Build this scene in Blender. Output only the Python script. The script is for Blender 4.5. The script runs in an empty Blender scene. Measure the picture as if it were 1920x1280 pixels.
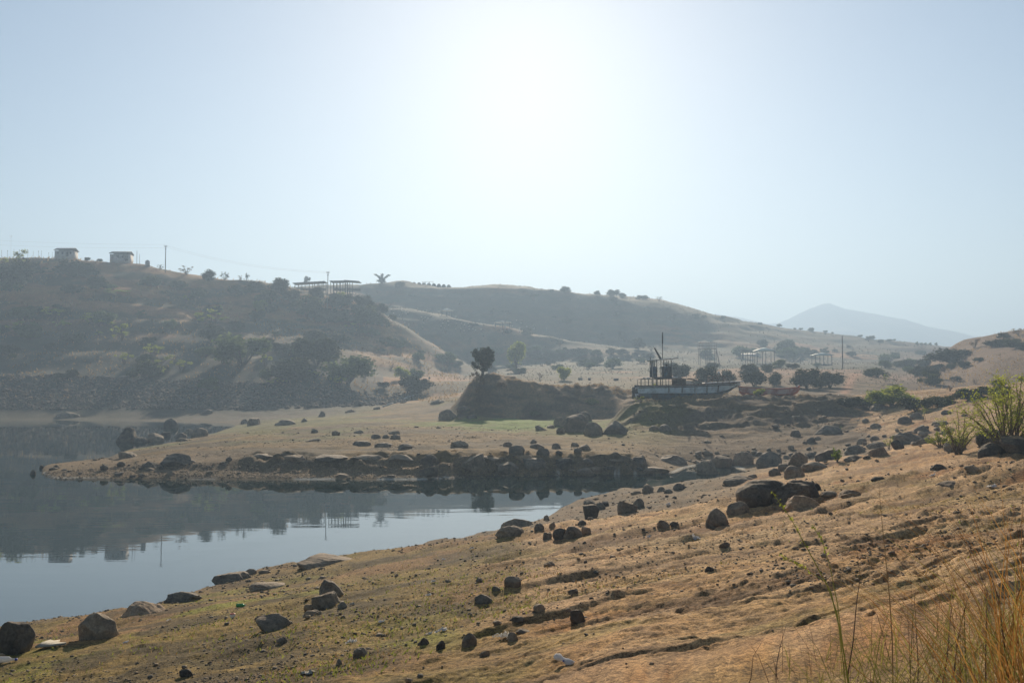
import bpy, bmesh, math, random
import numpy as np
from mathutils import Vector, Matrix, Euler

S = bpy.context.scene
COL = S.collection
F, PITCH, CZ = 1867.0, math.atan(80/1867.0), 6.0

# ------------------------------------------------------------------ camera
cam_d = bpy.data.cameras.new("camera"); cam = bpy.data.objects.new("camera", cam_d); COL.objects.link(cam)
cam_d.sensor_width = 36.0; cam_d.lens = 36.0*F/1920
cam.location = (0, 0, CZ); cam.rotation_euler = (math.pi/2+PITCH, 0, 0)
cam_d.clip_start = 0.05; cam_d.clip_end = 20000
S.camera = cam
# ------------------------------------------------------------------ world, sun, exposure
SUN_EL, SUN_AZ = math.radians(20.9), math.radians(0.9)     # azimuth clockwise from +Y
w = bpy.data.worlds.new("World"); S.world = w; w.use_nodes = True
nt = w.node_tree; nt.nodes.clear()
sky = nt.nodes.new("ShaderNodeTexSky"); sky.sky_type = 'NISHITA'; sky.sun_disc = False
sky.sun_elevation = SUN_EL; sky.sun_rotation = SUN_AZ
sky.air_density = 1.0; sky.dust_density = 0.54; sky.ozone_density = 2.2; sky.altitude = 300
bg = nt.nodes.new("ShaderNodeBackground"); bg.inputs['Strength'].default_value = 0.05
wo = nt.nodes.new("ShaderNodeOutputWorld")
nt.links.new(sky.outputs[0], bg.inputs[0]); nt.links.new(bg.outputs[0], wo.inputs[0])
sd = bpy.data.lights.new("sun", 'SUN'); so = bpy.data.objects.new("sun", sd); COL.objects.link(so)
sd.energy = 5.0; sd.angle = math.radians(0.6); sd.color = (1.0, 0.83, 0.63)
sdir = Vector((math.sin(SUN_AZ)*math.cos(SUN_EL), math.cos(SUN_AZ)*math.cos(SUN_EL), math.sin(SUN_EL)))
so.rotation_euler = sdir.to_track_quat('Z', 'Y').to_euler(); so.location = (0, 0, 60)
S.view_settings.view_transform = 'Standard'; S.view_settings.look = 'None'
S.view_settings.exposure = 0.75; S.view_settings.gamma = 1.0
HAZE_DENSITY = 0.00115

# ------------------------------------------------------------------ helpers
def meta(o, label=None, cat=None, group=None, kind=None):
    if label: o['label'] = label
    if cat: o['category'] = cat
    if group: o['group'] = group
    if kind: o['kind'] = kind
    return o

def empty(name, loc, rz=0.0):
    o = bpy.data.objects.new(name, None); COL.objects.link(o)
    o.location = loc; o.rotation_euler = (0, 0, rz); o.empty_display_size = 0.3
    return o

def np_mesh(name, V, Q=None, T=None, smooth=False):
    """V (n,3), Q (m,4) quads, T (k,3) tris -> mesh, fast"""
    me = bpy.data.meshes.new(name)
    V = np.asarray(V, dtype=np.float32)
    me.vertices.add(len(V)); me.vertices.foreach_set('co', V.ravel())
    idx = []; tot = []
    if Q is not None and len(Q): Q = np.asarray(Q, dtype=np.int32); idx.append(Q.ravel()); tot.append(np.full(len(Q), 4, np.int32))
    if T is not None and len(T): T = np.asarray(T, dtype=np.int32); idx.append(T.ravel()); tot.append(np.full(len(T), 3, np.int32))
    idx = np.concatenate(idx); tot = np.concatenate(tot)
    st = np.concatenate([[0], np.cumsum(tot)[:-1]]).astype(np.int32)
    me.loops.add(len(idx)); me.loops.foreach_set('vertex_index', idx)
    me.polygons.add(len(tot)); me.polygons.foreach_set('loop_start', st)
    try: me.polygons.foreach_set('loop_total', tot)
    except Exception: pass
    if smooth: me.polygons.foreach_set('use_smooth', np.ones(len(tot), dtype=bool))
    me.update(calc_edges=True); me.validate()
    return me

def vcol(me, rgb, name="Col"):
    a = me.color_attributes.new(name, 'FLOAT_COLOR', 'POINT')
    c = np.ones((len(me.vertices), 4), np.float32); c[:, :3] = rgb
    a.data.foreach_set('color', c.ravel())

def link(name, me, mat=None, parent=None):
    if mat is not None:
        me.materials.clear(); me.materials.append(mat)
    o = bpy.data.objects.new(name, me); COL.objects.link(o)
    if parent is not None: o.parent = parent
    return o

# ---- noise
def _h(ix, iy, seed):
    n = (ix.astype(np.int64)*374761393 + iy.astype(np.int64)*668265263 + seed*1442695041) & 0xffffffff
    n = ((n ^ (n >> 13))*1274126177) & 0xffffffff
    n = (n ^ (n >> 16)) & 0xffffffff
    return n/4294967295.0
def vnoise(x, y, seed=0):
    x = np.asarray(x, float); y = np.asarray(y, float)
    ix = np.floor(x); iy = np.floor(y); fx = x-ix; fy = y-iy
    fx = fx*fx*fx*(fx*(fx*6-15)+10); fy = fy*fy*fy*(fy*(fy*6-15)+10)
    a = _h(ix, iy, seed); b = _h(ix+1, iy, seed); c = _h(ix, iy+1, seed); d = _h(ix+1, iy+1, seed)
    return (a*(1-fx)+b*fx)*(1-fy)+(c*(1-fx)+d*fx)*fy          # 0..1
def fbm(x, y, o=4, seed=0, g=0.5, lac=2.03):
    s = 0; a = 1.0; t = 0; x = np.asarray(x, float); y = np.asarray(y, float)
    for k in range(o):
        s = s + a*(vnoise(x, y, seed+17*k)*2-1); t += a; a *= g
        x, y = x*lac*0.966+y*lac*0.259+3.1, -x*lac*0.259+y*lac*0.966+7.7
    return s/t                                               # about -1..1
def ridged(x, y, o=4, seed=0, g=0.5):
    s = 0; a = 1.0; t = 0; x = np.asarray(x, float); y = np.asarray(y, float)
    for k in range(o):
        n = 1-np.abs(vnoise(x, y, seed+29*k)*2-1); s = s+a*n*n; t += a; a *= g
        x, y = x*1.9+5.2, y*2.1+1.3
    return s/t
def sst(a, b, x):
    t = np.clip((x-a)/(b-a), 0, 1); return t*t*(3-2*t)

# ------------------------------------------------------------------ terrain height
def ray(px, py):
    u = (px-960)/F; v = (640-py)/F
    return u, math.cos(PITCH)-v*math.sin(PITCH), math.sin(PITCH)+v*math.cos(PITCH)
def zat(px, py, Y):                                           # height of pixel (px,py) at depth Y
    d = ray(px, py); return CZ+d[2]/d[1]*Y
def at(px, py, Y):
    d = ray(px, py); return Vector((d[0]/d[1]*Y, Y, CZ+d[2]/d[1]*Y))

TD = np.array([0.5203, 0.854]); ND = np.array([0.854, -0.5203])
shore_px = [(0,1182),(75,1172),(240,1152),(320,1128),(400,1100),(480,1072),(560,1062),(660,1052),(780,1031),(930,1004),
            (1030,967),(1055,950),(1130,932),(1210,928),(1290,919),(1390,895),(1430,880)]
SH = []
for (a, b) in shore_px:
    d = ray(a, b); k = -CZ/d[2]; p = np.array([d[0]*k, d[1]*k]); SH.append((p@TD, p@ND))
SH = sorted(SH); SH_T = np.array([s[0] for s in SH]); SH_D = np.array([s[1] for s in SH])
SH_T = np.concatenate([[-200], SH_T, [SH_T[-1]+12, SH_T[-1]+60]]); SH_D = np.concatenate([[SH_D[0]-3], SH_D, [SH_D[-1]-3, SH_D[-1]-30]])

COLS = np.arange(-400, 2321, 10.0)
ROWS = [
 (56,  [(-400,-1.5),(2300,-1.5)]),
 (61.5,[(-400,-1.3),(60,-1.2),(100,-.5),(880,-.5),(1200,-1.1),(1400,-1.1),(2300,-1.1)]),
 (63.2,[(-400,-1.3),(60,-1.1),(85,-.3),(110,.04),(500,.08),(800,.08),(880,-.2),(1200,-.7),(2300,-.7)]),
 (65.6,[(-400,-1.3),(50,-1.1),(80,-.1),(100,.18),(300,.4),(700,.5),(860,.35),(900,-.1),(1180,-.25),(1250,-.4),(1400,-.4),(2300,-.4)]),
 (67.4,[(-400,-1.3),(50,-1.1),(80,0),(100,.22),(260,.6),(420,.8),(500,1.2),(860,1.32),(1050,1.15),(1180,1.1),(1220,.3),(1290,-.2),(1400,-.1),(1500,.2),(2300,.2)]),
 (71,  [(-400,-1.3),(50,-1.1),(80,0),(100,.25),(260,.7),(420,1.0),(500,1.3),(860,1.38),(1180,1.25),(1240,.4),(1300,-.15),(1360,-.1),(1450,.4),(2300,.8)]),
 (76,  [(-400,-1.3),(60,-1.0),(90,-.1),(130,.1),(220,.45),(350,1.0),(500,1.3),(800,1.4),(1180,1.3),(1250,.8),(1320,.2),(1400,.3),(1500,.8),(1650,1.6),(2300,2)]),
 (80,  [(-400,-1.3),(120,-.9),(160,-.2),(210,.15),(300,.6),(480,1.3),(800,1.45),(1180,1.4),(1300,1.0),(1400,1.0),(1500,1.3),(1650,1.9),(2300,2.5)]),
 (88,  [(-400,-1.3),(180,-.9),(220,-.05),(260,.2),(400,.9),(600,1.4),(1150,1.5),(1280,1.5),(1400,1.6),(1500,1.8),(1650,2.2),(1800,2.5),(2300,3)]),
 (94,  [(-400,-1.3),(200,-.9),(240,-.1),(290,.15),(450,1.0),(650,1.5),(1130,1.6),(1170,1.9),(1250,2.3),(1400,2.5),(1500,2.5),(1650,2.5),(1800,2.7),(2300,3)]),
 (99,  [(-400,-1.3),(230,-.9),(280,-.1),(330,.15),(450,.9),(650,1.5),(1130,1.65),(1165,2.4),(1200,3.5),(1300,3.9),(1400,3.9),(1520,3.8),(1600,3.2),(1700,2.8),(2300,3)]),
 (103, [(-400,-1.3),(240,-.9),(300,-.1),(350,.15),(460,.9),(650,1.5),(1140,1.7),(1165,764.),(1200,753.),(1300,746.),(1400,745.),(1500,744.),(1570,745.),(1620,758.),(1700,770.),(1800,775.),(2300,770.)]),
 (110, [(-400,-1.3),(300,-.9),(340,-.1),(380,.15),(500,1.0),(680,1.5),(1140,1.75),(1165,3.2),(1200,4.1),(1300,4.4),(1570,4.5),(1630,3.6),(1700,3.3),(1800,3.2),(2300,3.8)]),
 (121, [(-400,-1.3),(320,-.9),(380,-.1),(420,.15),(520,.9),(700,1.45),(860,1.6),(1150,1.8),(1180,3.0),(1220,4.0),(1300,4.4),(1570,4.6),(1650,4.0),(1750,3.6),(2300,4.6)]),
 (133, [(-400,-1.3),(360,-.9),(410,-.1),(450,.2),(600,1.1),(800,1.6),(845,1.7),(850,756.),(866,744.),(880,722.),(892,705.),(925,703.),(985,712.),(1020,719.),(1070,724.),(1150,730.),(1195,740.),(1300,734.),(1500,733.),(1620,736.),(1700,742.),(1800,742.),(2300,725.)]),
 (145, [(-400,-1.2),(360,-.8),(430,-.1),(480,.3),(620,1.2),(800,1.9),(850,2.5),(880,735.),(930,716.),(1000,718.),(1100,724.),(1200,730.),(1300,727.),(1600,726.),(1700,736.),(1800,735.),(1900,718.),(2300,690.)]),
 (158, [(-400,-1.0),(220,-.5),(280,-.05),(400,.1),(500,.6),(700,1.6),(800,2.3),(870,750.),(950,730.),(1100,728.),(1250,724.),(1400,716.),(1600,714.),(1700,722.),(1800,722.),(1860,706.),(1920,695.),(2300,660.)]),
 (168, [(-400,-.2),(0,.05),(200,.15),(400,.6),(600,1.3),(700,2.0),(800,3.0),(900,737.),(1000,728.),(1200,720.),(1350,706.),(1600,706.),(1700,716.),(1800,712.),(1860,690.),(1920,678.),(2300,640.)]),
 (185, [(-400,732.),(0,742.),(300,744.),(600,752.),(700,757.),(800,747.),(900,732.),(1000,722.),(1200,715.),(1330,700.),(1600,699.),(1700,712.),(1770,704.),(1850,672.),(1920,655.),(2300,610.)]),
 (205, [(-400,672.),(0,686.),(300,692.),(600,706.),(680,722.),(730,728.),(780,722.),(900,720.),(1000,712.),(1200,706.),(1400,692.),(1600,692.),(1700,706.),(1760,690.),(1800,672.),(1860,650.),(1920,638.),(2300,590.)]),
 (240, [(-400,590.),(0,606.),(300,618.),(500,632.),(600,645.),(700,680.),(780,705.),(850,708.),(900,708.),(1000,700.),(1200,695.),(1400,688.),(1600,690.),(1730,690.),(1770,656.),(1800,646.),(1850,633.),(1920,622.),(2300,570.)]),
 (272, [(-400,500.),(0,524.),(100,526.),(200,534.),(300,552.),(400,575.),(500,597.),(600,615.),(700,645.),(760,665.),(830,694.),(870,702.),(1000,692.),(1200,688.),(1400,685.),(1600,687.),(1740,685.),(1800,655.),(1920,632.),(2300,575.)]),
 (300, [(-400,480.),(0,483.),(100,484.),(200,488.),(270,497.),(310,509.),(400,523.),(480,536.),(540,551.),(600,556.),(660,564.),(700,577.),(740,602.),(800,643.),(865,686.),(900,695.),(1000,688.),(1200,680.),(1400,680.),(1600,682.),(1750,682.),(1920,660.),(2300,600.)]),
 (325, [(-400,500.),(0,500.),(200,503.),(400,535.),(540,565.),(600,570.),(700,588.),(740,612.),(800,645.),(870,675.),(950,680.),(1000,678.),(1100,672.),(1200,670.),(1400,674.),(1600,678.),(1800,680.),(2300,640.)]),
 (350, [(-400,530.),(0,530.),(400,545.),(540,560.),(650,572.),(700,579.),(760,582.),(830,588.),(880,601.),(950,609.),(1010,624.),(1060,640.),(1120,652.),(1200,656.),(1300,660.),(1400,664.),(1600,670.),(1800,675.),(2300,660.)]),
 (378, [(-400,540.),(400,555.),(600,560.),(700,580.),(830,592.),(900,604.),(1000,622.),(1100,638.),(1200,645.),(1400,655.),(1600,664.),(1800,670.),(2300,665.)]),
 (430, [(-400,540.),(400,545.),(500,541.),(540,536.),(600,532.),(700,532.),(760,532.),(850,541.),(905,537.),(950,540.),(1000,546.),(1060,548.),(1150,553.),(1240,561.),(1290,577.),(1330,595.),(1400,618.),(1500,642.),(1700,660.),(2300,665.)]),
 (520, [(-400,560.),(500,556.),(800,556.),(1150,563.),(1240,568.),(1290,579.),(1330,591.),(1400,604.),(1500,622.),(1600,636.),(1700,646.),(1790,656.),(1850,662.),(1920,667.),(2300,670.)]),
 (700, [(-400,640.),(1200,640.),(1500,670.),(2300,690.)]),
 (1100,[(-400,705.),(2300,705.)]),
 (6000,[(-400,717.),(2300,717.)]),
]
def pchip(x, Y, xi):
    """x (n), Y (n,m), xi (k) -> (k,m)"""
    h = np.diff(x)[:, None]; dl = np.diff(Y, axis=0)/h
    m = np.zeros_like(Y); m[0] = dl[0]; m[-1] = dl[-1]
    a = dl[:-1]; b = dl[1:]; same = (a*b) > 0
    w1 = 2*h[1:]+h[:-1]; w2 = h[1:]+2*h[:-1]
    with np.errstate(divide='ignore', invalid='ignore'):
        hm = (w1+w2)/(w1/a+w2/b)
    m[1:-1] = np.where(same, hm, 0)
    i = np.clip(np.searchsorted(x, xi)-1, 0, len(x)-2); t = ((xi-x[i])/(x[i+1]-x[i]))[:, None]; hh = h[i]
    return (2*t**3-3*t**2+1)*Y[i]+(t**3-2*t**2+t)*hh*m[i]+(-2*t**3+3*t**2)*Y[i+1]+(t**3-t**2)*hh*m[i+1]
_rs = []
for (Yr, pts) in ROWS:
    p = np.array([a for a, b in pts], float); v = np.array([(zat(a, b, Yr) if b >= 100 else b) for a, b in pts])
    c = np.interp(COLS, p, v)
    k = np.array([1, 2, 1])/4.0; c[1:-1] = np.convolve(c, k, 'same')[1:-1]
    _rs.append(c)
RY = np.array([r[0] for r in ROWS], float)
LY = np.linspace(math.log(56), math.log(6000), 900)
TAB = pchip(np.log(RY), np.array(_rs), LY)
def tab(px, Y):
    cx = np.clip((px-COLS[0])/10.0, 0, len(COLS)-1.001); cy = np.clip((np.log(np.maximum(Y, 1))-LY[0])/(LY[1]-LY[0]), 0, len(LY)-1.001)
    i = cy.astype(int); j = cx.astype(int); a = cy-i; b = cx-j
    return (TAB[i, j]*(1-b)+TAB[i, j+1]*b)*(1-a)+(TAB[i+1, j]*(1-b)+TAB[i+1, j+1]*b)*a

def shore_d(x, y):
    t = x*TD[0]+y*TD[1]; d = x*ND[0]+y*ND[1]
    return d-np.interp(t, SH_T, SH_D), t
def ground_parts(x, y, fine=True):
    x = np.asarray(x, float); y = np.asarray(y, float)
    r = np.hypot(x, y)
    d, t = shore_d(x, y)
    d = d+0.35*fbm(t*0.35, d*0.2, 3, 5)*sst(0, 2, np.abs(d)+0.6)
    up = 0.192*d+0.16*(1-np.exp(-np.maximum(d, 0)/0.45))
    up = np.where(up > 4.6, 4.6+(up-4.6)*0.45, up)
    zn = np.where(d > 0, up, np.maximum(0.5*d, -1.5))
    zn = np.minimum(zn, 9)
    ye = np.maximum(y, 0.25*r+0.01)
    # domain warp grows with distance
    wx = 26*fbm(x/70+3, y/70, 3, 11)*sst(110, 260, r); wy = fbm(x/60, y/60+9, 3, 23)*(0.012*r)*sst(60, 160, r)
    px = 960+F*x/ye
    zt = tab(px+wx*0.35, ye+wy*0.35)
    back = sst(0.30, 0.05, y/np.maximum(r, 1e-3))
    zt = zt*(1-back)+back*(-1.5)
    hill = sst(175, 240, r)
    zt = zt+hill*(2.6*fbm(x/38, y/38, 5, 31)-0.9*ridged(x/22, y/30, 3, 77)+0.4)*sst(1.0, 8.0, zt)*np.clip(zt/28, .25, 1)
    # terracing of the dry slopes
    zt = zt+0.42*np.sin(zt*1.25+3*fbm(x/30, y/30, 3, 9))*hill*sst(3, 9, zt)*sst(-.5, .3, fbm(x/25, y/18, 2, 19))
    bank = sst(119, 123, y)*(1-sst(134, 140, y))*sst(845, 880, px)*(1-sst(1200, 1240, px))
    zt = zt+bank*(0.7*(ridged(x/1.6, y/3.5, 3, 68)-.5)*sst(3, 6, zt)+1.0*(ridged(x/5.0, y/9.0, 3, 64, .4)-.5)+0.35*fbm(x/7, y/5, 3, 65))
    mid = sst(60, 75, r)*(1-hill)
    above = sst(0.0, 0.7, zt)
    zt = zt+mid*above*(0.22*fbm(x/5.5, y/9, 4, 41)+0.10*fbm(x/1.6, y/2.8, 3, 43))
    mound = sst(88, 96, y)*(1-sst(112, 128, y))*sst(1120, 1200, px)
    zt = zt+mound*(0.8*(ridged(x/5.0, y/2.0, 4, 61)-0.45)+0.25*(ridged(x/1.8, y/1.1, 3, 63)-.5))
    k = 0.12
    hh = np.clip(0.5+0.5*(zn-zt)/k, 0, 1); z = zt*(1-hh)+zn*hh+k*hh*(1-hh)
    return z, zn, zt, d, t, r, px, mound
E1 = np.array([0.86, 0.51]); E2 = np.array([-0.51, 0.86])
def ledges(x, y):
    """bedrock ribs; each steps up sharply going away and slopes gently off behind"""
    u = x*E1[0]+y*E1[1]; v = x*E2[0]+y*E2[1]
    w1 = v+1.9*fbm(u*0.20, v*0.30, 4, 101, .55)+0.22*fbm(u*1.1, v*1.3, 3, 103)
    def saw(s, k=.08): f = s-np.floor(s); return np.where(f < k, f/k, (1-f)/(1-k)), np.floor(s)
    s1, c1 = saw(w1/1.9); s2, c2 = saw(w1/0.62+0.6*fbm(u*.5, v*.5, 2, 107), .2)
    m1 = sst(0.48, 0.66, 0.5+0.5*fbm(u*0.34+4+c1*3.7, v*0.10+c1, 3, 105)); m2 = sst(0.44, 0.6, 0.5+0.5*fbm(u*0.33+c2*2.1, v*0.3, 3, 109))
    return s1, m1, s2, m2, u, v
def slab_h(u, v, rk):
    """worn bedrock slabs: low plateaus with short broken edges"""
    n_ = fbm(u*0.36+7, v*0.80, 4, 121, .55); a = sst(.05, .17, n_); n2_ = fbm(u*0.9+3, v*1.9, 3, 123, .5); b_ = sst(.10, .18, n2_)
    return (0.042*a+0.024*b_+0.05*np.clip(n_, 0, .5))*(.2+.8*rk), np.maximum(a, .6*b_)*rk
def ground(x, y):
    z, zn, zt, d, t, r, px, mound = ground_parts(x, y)
    near = (1-sst(75, 110, r))*sst(0.15, np.where(r > 44, 4.0, 1.2), d)
    s1, m1, s2, m2, u, v = ledges(x, y)
    rk = sst(3.0, 8.0, d+1.5*fbm(x/4, y/4, 2, 110))*(1-0.9*(1-sst(-1.2, 0.9, x+0.02*y)))
    z = z+near*(0.035*(s1-0.5)*m1*rk+slab_h(u, v, rk)[0]+0.035*(s2-0.5)*m2*(0.25+0.75*rk)+0.12*fbm(u*0.22, v*0.5, 4, 51)+0.045*fbm(x*1.1, y*1.3, 4, 53))
    pm = .3+.7*sst(.42, .62, .5+.5*fbm(x/2.4, y/1.9, 3, 66))
    z = z+near*pm*(.25+.75*rk)*0.075*(ridged(u*1.4, v*3.2, 5, 57, .6)-0.5)
    z = z+(1-sst(30, 60, r))*sst(.1, .6, d)*(0.016*fbm(x*6, y*6, 3, 55)+0.007*fbm(x*19, y*19, 2, 58))
    z = z+sst(80, 90, y)*(1-sst(104, 112, y))*sst(1180, 1260, px)*(1-sst(1780, 1850, px))*0.4*(ridged(x/4.0, y/2.2, 4, 67)-.45)
    fr_ = sst(64, 65.5, y)*(1-sst(68.5, 70.5, y))*sst(430, 520, px)*(1-sst(1180, 1230, px))
    z = z+fr_*(0.9*(vnoise(x/1.5, y/0.9, 81)-.5)*sst(.35, .6, vnoise(x/3.0, y/2, 83))+.35*(vnoise(x/.5, y/.4, 85)-.5))
    far_ = sst(60, 63, y)*(1-sst(112, 130, y))*sst(0.1, 0.5, zt)
    z = z+far_*(0.14*(ridged(x/7.0, y/1.6, 4, 71)-.5)+0.05*fbm(x*1.3, y*2.2, 3, 72))
    edge = (1-sst(0.5, 2.5, np.abs(d-0.8)))*(r < 60)
    z = z+edge*0.22*np.clip(fbm(t*0.55, d*0.9, 3, 59)+0.1, 0, 1)*sst(-.3, .3, d)
    return z
def ground1(x, y): return float(ground(np.array([x]), np.array([y]))[0])
_MY = np.exp(np.linspace(math.log(4.0), math.log(900), 2600))
def hit(px, py, ymin=4.0, ymax=900):
    """where the line of sight through a pixel meets the ground"""
    d = ray(px, py); x = d[0]/d[1]*_MY; zz = CZ+d[2]/d[1]*_MY
    g = np.maximum(ground(x, _MY), -0.02); ok = (g >= zz) & (_MY > ymin) & (_MY < ymax)
    i = int(np.argmax(ok)) if ok.any() else None
    if i is None:                                               # nearest miss
        m = (_MY > ymin) & (_MY < ymax); dd = np.where(m, (zz-g)/_MY, 9); i = int(np.argmin(dd))
    Y = _MY[i]; return Vector((d[0]/d[1]*Y, Y, float(g[i])))

# ------------------------------------------------------------------ materials
def new_mat(name):
    m = bpy.data.materials.new(name); m.use_nodes = True
    n = m.node_tree.nodes; l = m.node_tree.links; b = n['Principled BSDF']
    return m, n, l, b
def tnoise(n, l, vec, scale, detail=5, rough=0.6):
    t = n.new('ShaderNodeTexNoise'); t.inputs['Scale'].default_value = scale; t.inputs['Detail'].default_value = detail
    t.inputs['Roughness'].default_value = rough
    if vec is not None: l.new(vec, t.inputs['Vector'])
    return t
def cramp(n, l, src, stops):
    r = n.new('ShaderNodeValToRGB'); e = r.color_ramp.elements
    while len(e) < len(stops): e.new(0.5)
    for k, (p, c) in enumerate(stops): e[k].position = p; e[k].color = (*c, 1) if len(c) == 3 else c
    l.new(src, r.inputs[0]); return r
def mixmul(n, l, a, b, fac=1.0):
    m = n.new('ShaderNodeMix'); m.data_type = 'RGBA'; m.blend_type = 'MULTIPLY'; m.inputs[0].default_value = fac
    l.new(a, m.inputs[6]); l.new(b, m.inputs[7]); return m.outputs[2]

def ground_mat():
    m, n, l, b = new_mat("earth")
    at_ = n.new('ShaderNodeVertexColor'); at_.layer_name = "Col"
    geo = n.new('ShaderNodeNewGeometry'); pos = geo.outputs['Position']
    n1 = tnoise(n, l, pos, 3.5, 8, 0.7); n2 = tnoise(n, l, pos, 22, 5, 0.75); n3 = tnoise(n, l, pos, 0.35, 4, 0.6)
    r1 = cramp(n, l, n1.outputs[0], [(0.30, (0.55,0.55,0.55)), (0.68, (1.35,1.33,1.28))])
    r2 = cramp(n, l, n2.outputs[0], [(0.36, (0.35,0.35,0.37)), (0.58, (1.3,1.27,1.22))])
    r3 = cramp(n, l, n3.outputs[0], [(0.3, (0.8,0.82,0.84)), (0.7, (1.15,1.12,1.1))])
    n5 = tnoise(n, l, pos, 75, 4, 0.8); r5 = cramp(n, l, n5.outputs[0], [(0.38, (0.45,0.44,0.44)), (0.56, (1.22,1.2,1.18))])
    c = mixmul(n, l, at_.outputs[0], r1.outputs[0]); c = mixmul(n, l, c, r5.outputs[0]); c = mixmul(n, l, c, r2.outputs[0]); c = mixmul(n, l, c, r3.outputs[0])
    l.new(c, b.inputs['Base Color']); b.inputs['Roughness'].default_value = 0.95
    b.inputs['Specular IOR Level'].default_value = 0.12
    bp = n.new('ShaderNodeBump'); bp.inputs['Strength'].default_value = 0.6; bp.inputs['Distance'].default_value = 0.07
    l.new(n1.outputs[0], bp.inputs['Height'])
    bp2 = n.new('ShaderNodeBump'); bp2.inputs['Strength'].default_value = 0.7; bp2.inputs['Distance'].default_value = 0.02
    l.new(n2.outputs[0], bp2.inputs['Height']); l.new(bp.outputs[0], bp2.inputs['Normal'])
    l.new(bp2.outputs[0], b.inputs['Normal'])
    return m

# ------------------------------------------------------------------ the ground, one sheet
def build_ground():
    pxs = np.concatenate([np.arange(-260, 2181, 2.6)])
    ang = np.arctan((pxs-960)/F)
    a0, a1 = ang[0], ang[-1]
    left = np.linspace(-math.pi, a0, 46)[:-1]; right = np.linspace(a1, math.pi, 46)[1:]
    ang = np.concatenate([left, ang, right])
    y1 = 11200/np.arange(11200/1.2, 11200/6.5, -190.0) if False else np.exp(np.linspace(math.log(0.8), math.log(6.5), 26))
    invs = np.linspace(1/6.6, 1/62., 330); y2 = 1/invs
    y3 = np.linspace(62.2, 150, 210); y4 = np.exp(np.linspace(math.log(150.5), math.log(560), 250)); y5 = np.exp(np.linspace(math.log(570), math.log(7000), 22))
    rr = np.concatenate([y1, y2, y3, y4, y5])
    A, R = np.meshgrid(ang, rr)
    fr = np.cos(np.clip(A, -0.62, 0.62))                       # rows of constant depth inside the view
    R = R/fr
    X = R*np.sin(A); Yy = R*np.cos(A)
    Z = ground(X.ravel(), Yy.ravel())
    V = np.stack([X.ravel(), Yy.ravel(), Z], 1)
    nr, nc = X.shape
    i = np.arange(nr-1)[:, None]*nc; j = np.arange(nc-1)[None, :]
    a = (i+j).ravel(); Q = np.stack([a, a+1, a+nc+1, a+nc], 1)
    V = np.vstack([V, [[0, 0, ground1(0, 0.8)]]])
    tri = np.stack([np.full(nc-1, len(V)-1), np.arange(1, nc), np.arange(nc-1)], 1)
    me = np_mesh("ground", V, Q, tri, smooth=True)
    # --- what the ground is made of (soil, moss, gravel, rock, dry grass), plus painted glint and shade
    x, y = V[:, 0], V[:, 1]; z, zn, zt, d, t, r, px, mound = ground_parts(x, y)
    zf = V[:, 2]
    # slope
    py = 720-(zf-6)/np.maximum(y, 1)*F
    def C(*a): return np.array(a)[None, :]
    def mixc(c, new, wgt): wgt = np.clip(wgt, 0, 1)[:, None]; return c*(1-wgt)+new*wgt
    n1 = fbm(x/3.0, y/3.0, 4, 201); n2 = fbm(x/0.9, y/0.9, 4, 203); n3 = fbm(x/12, y/12, 4, 205)
    s1, m1, s2, m2, u, v = ledges(x, y); rk = sst(3.0, 8.0, d+1.5*fbm(x/4, y/4, 2, 110))*(1-0.9*(1-sst(-1.2, 0.9, x+0.02*y)))
    n4 = fbm(x*5, y*5, 3, 207)
    c = np.repeat(C(.44, .215, .08), len(x), 0)                # reddish tan soil
    c = mixc(c, C(.56, .34, .14), sst(-.1, .5, n1)*0.8)
    c = mixc(c, C(.28, .16, .075), sst(0.05, .5, -n2)*0.6)
    c = mixc(c, C(.62, .41, .20), rk*np.maximum(m1, .6*m2)*0.75)
    c = mixc(c, C(.16, .10, .06), sst(.12, .5, n4+.5*n2)*.5)
    c = mixc(c, C(.66, .47, .28), sst(.2, .55, -n4)*.35)
    c = mixc(c, C(.30, .25, .09), sst(.12, .45, fbm(x/2.6, y/1.6, 4, 261))*.55)
    c = mixc(c, C(.17, .10, .055), sst(.05, .35, fbm(x/1.9, y/1.3, 4, 263))*.7)
    c = mixc(c, C(.66, .44, .25), slab_h(u, v, rk)[1]*.6)
    # gravelly grey belt along the water
    grav = (1-sst(6.5, 10.5, d+1.5*n3))*sst(22, 34, y+2*n1)
    c = mixc(c, C(.20, .155, .10), grav*0.85)
    c = mixc(c, C(.12, .10, .07), grav*sst(0.0, .35, n2)*0.6)
    # mossy low ground, lower left
    moss = (1-sst(-.8, .6, x-.01*y+.5*n1))*(1-sst(26, 36, y+3*n3))
    c = mixc(c, C(.28, .20, .065), moss*0.9)
    c = mixc(c, C(.27, .28, .045), moss*sst(0.02, .4, n3+0.45*n2)*0.85)
    c = mixc(c, C(.13, .10, .055), moss*sst(0.15, .5, -n2-0.3*n1)*0.7)
    c = mixc(c, C(.27, .19, .11), moss*(1-sst(1.0, 3.0, d))*0.8)
    c = mixc(c, C(.34, .19, .09), moss*sst(.05, .4, fbm(x/2.2, y/2.2, 4, 251))*.75)
    c = mixc(c, C(.10, .08, .045), moss*sst(.05, .35, fbm(x*.8, y*.8, 4, 253))*.75)
    # wet rim
    rim = (zf < 0.10); c = mixc(c, C(.10, .085, .06), (zf < 0.10)*0.8)
    # spit and meadow
    far = sst(58, 62, y)*(zt > zn)
    mc = np.repeat(C(.28, .185, .075), len(x), 0)
    mc = mixc(mc, C(.38, .25, .10), sst(-.05, .45, n3)*0.7)
    mc = mixc(mc, C(.13, .105, .065), sst(-.1, .22, fbm(x/9, y/6, 5, 213, .6))*0.8)
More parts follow.
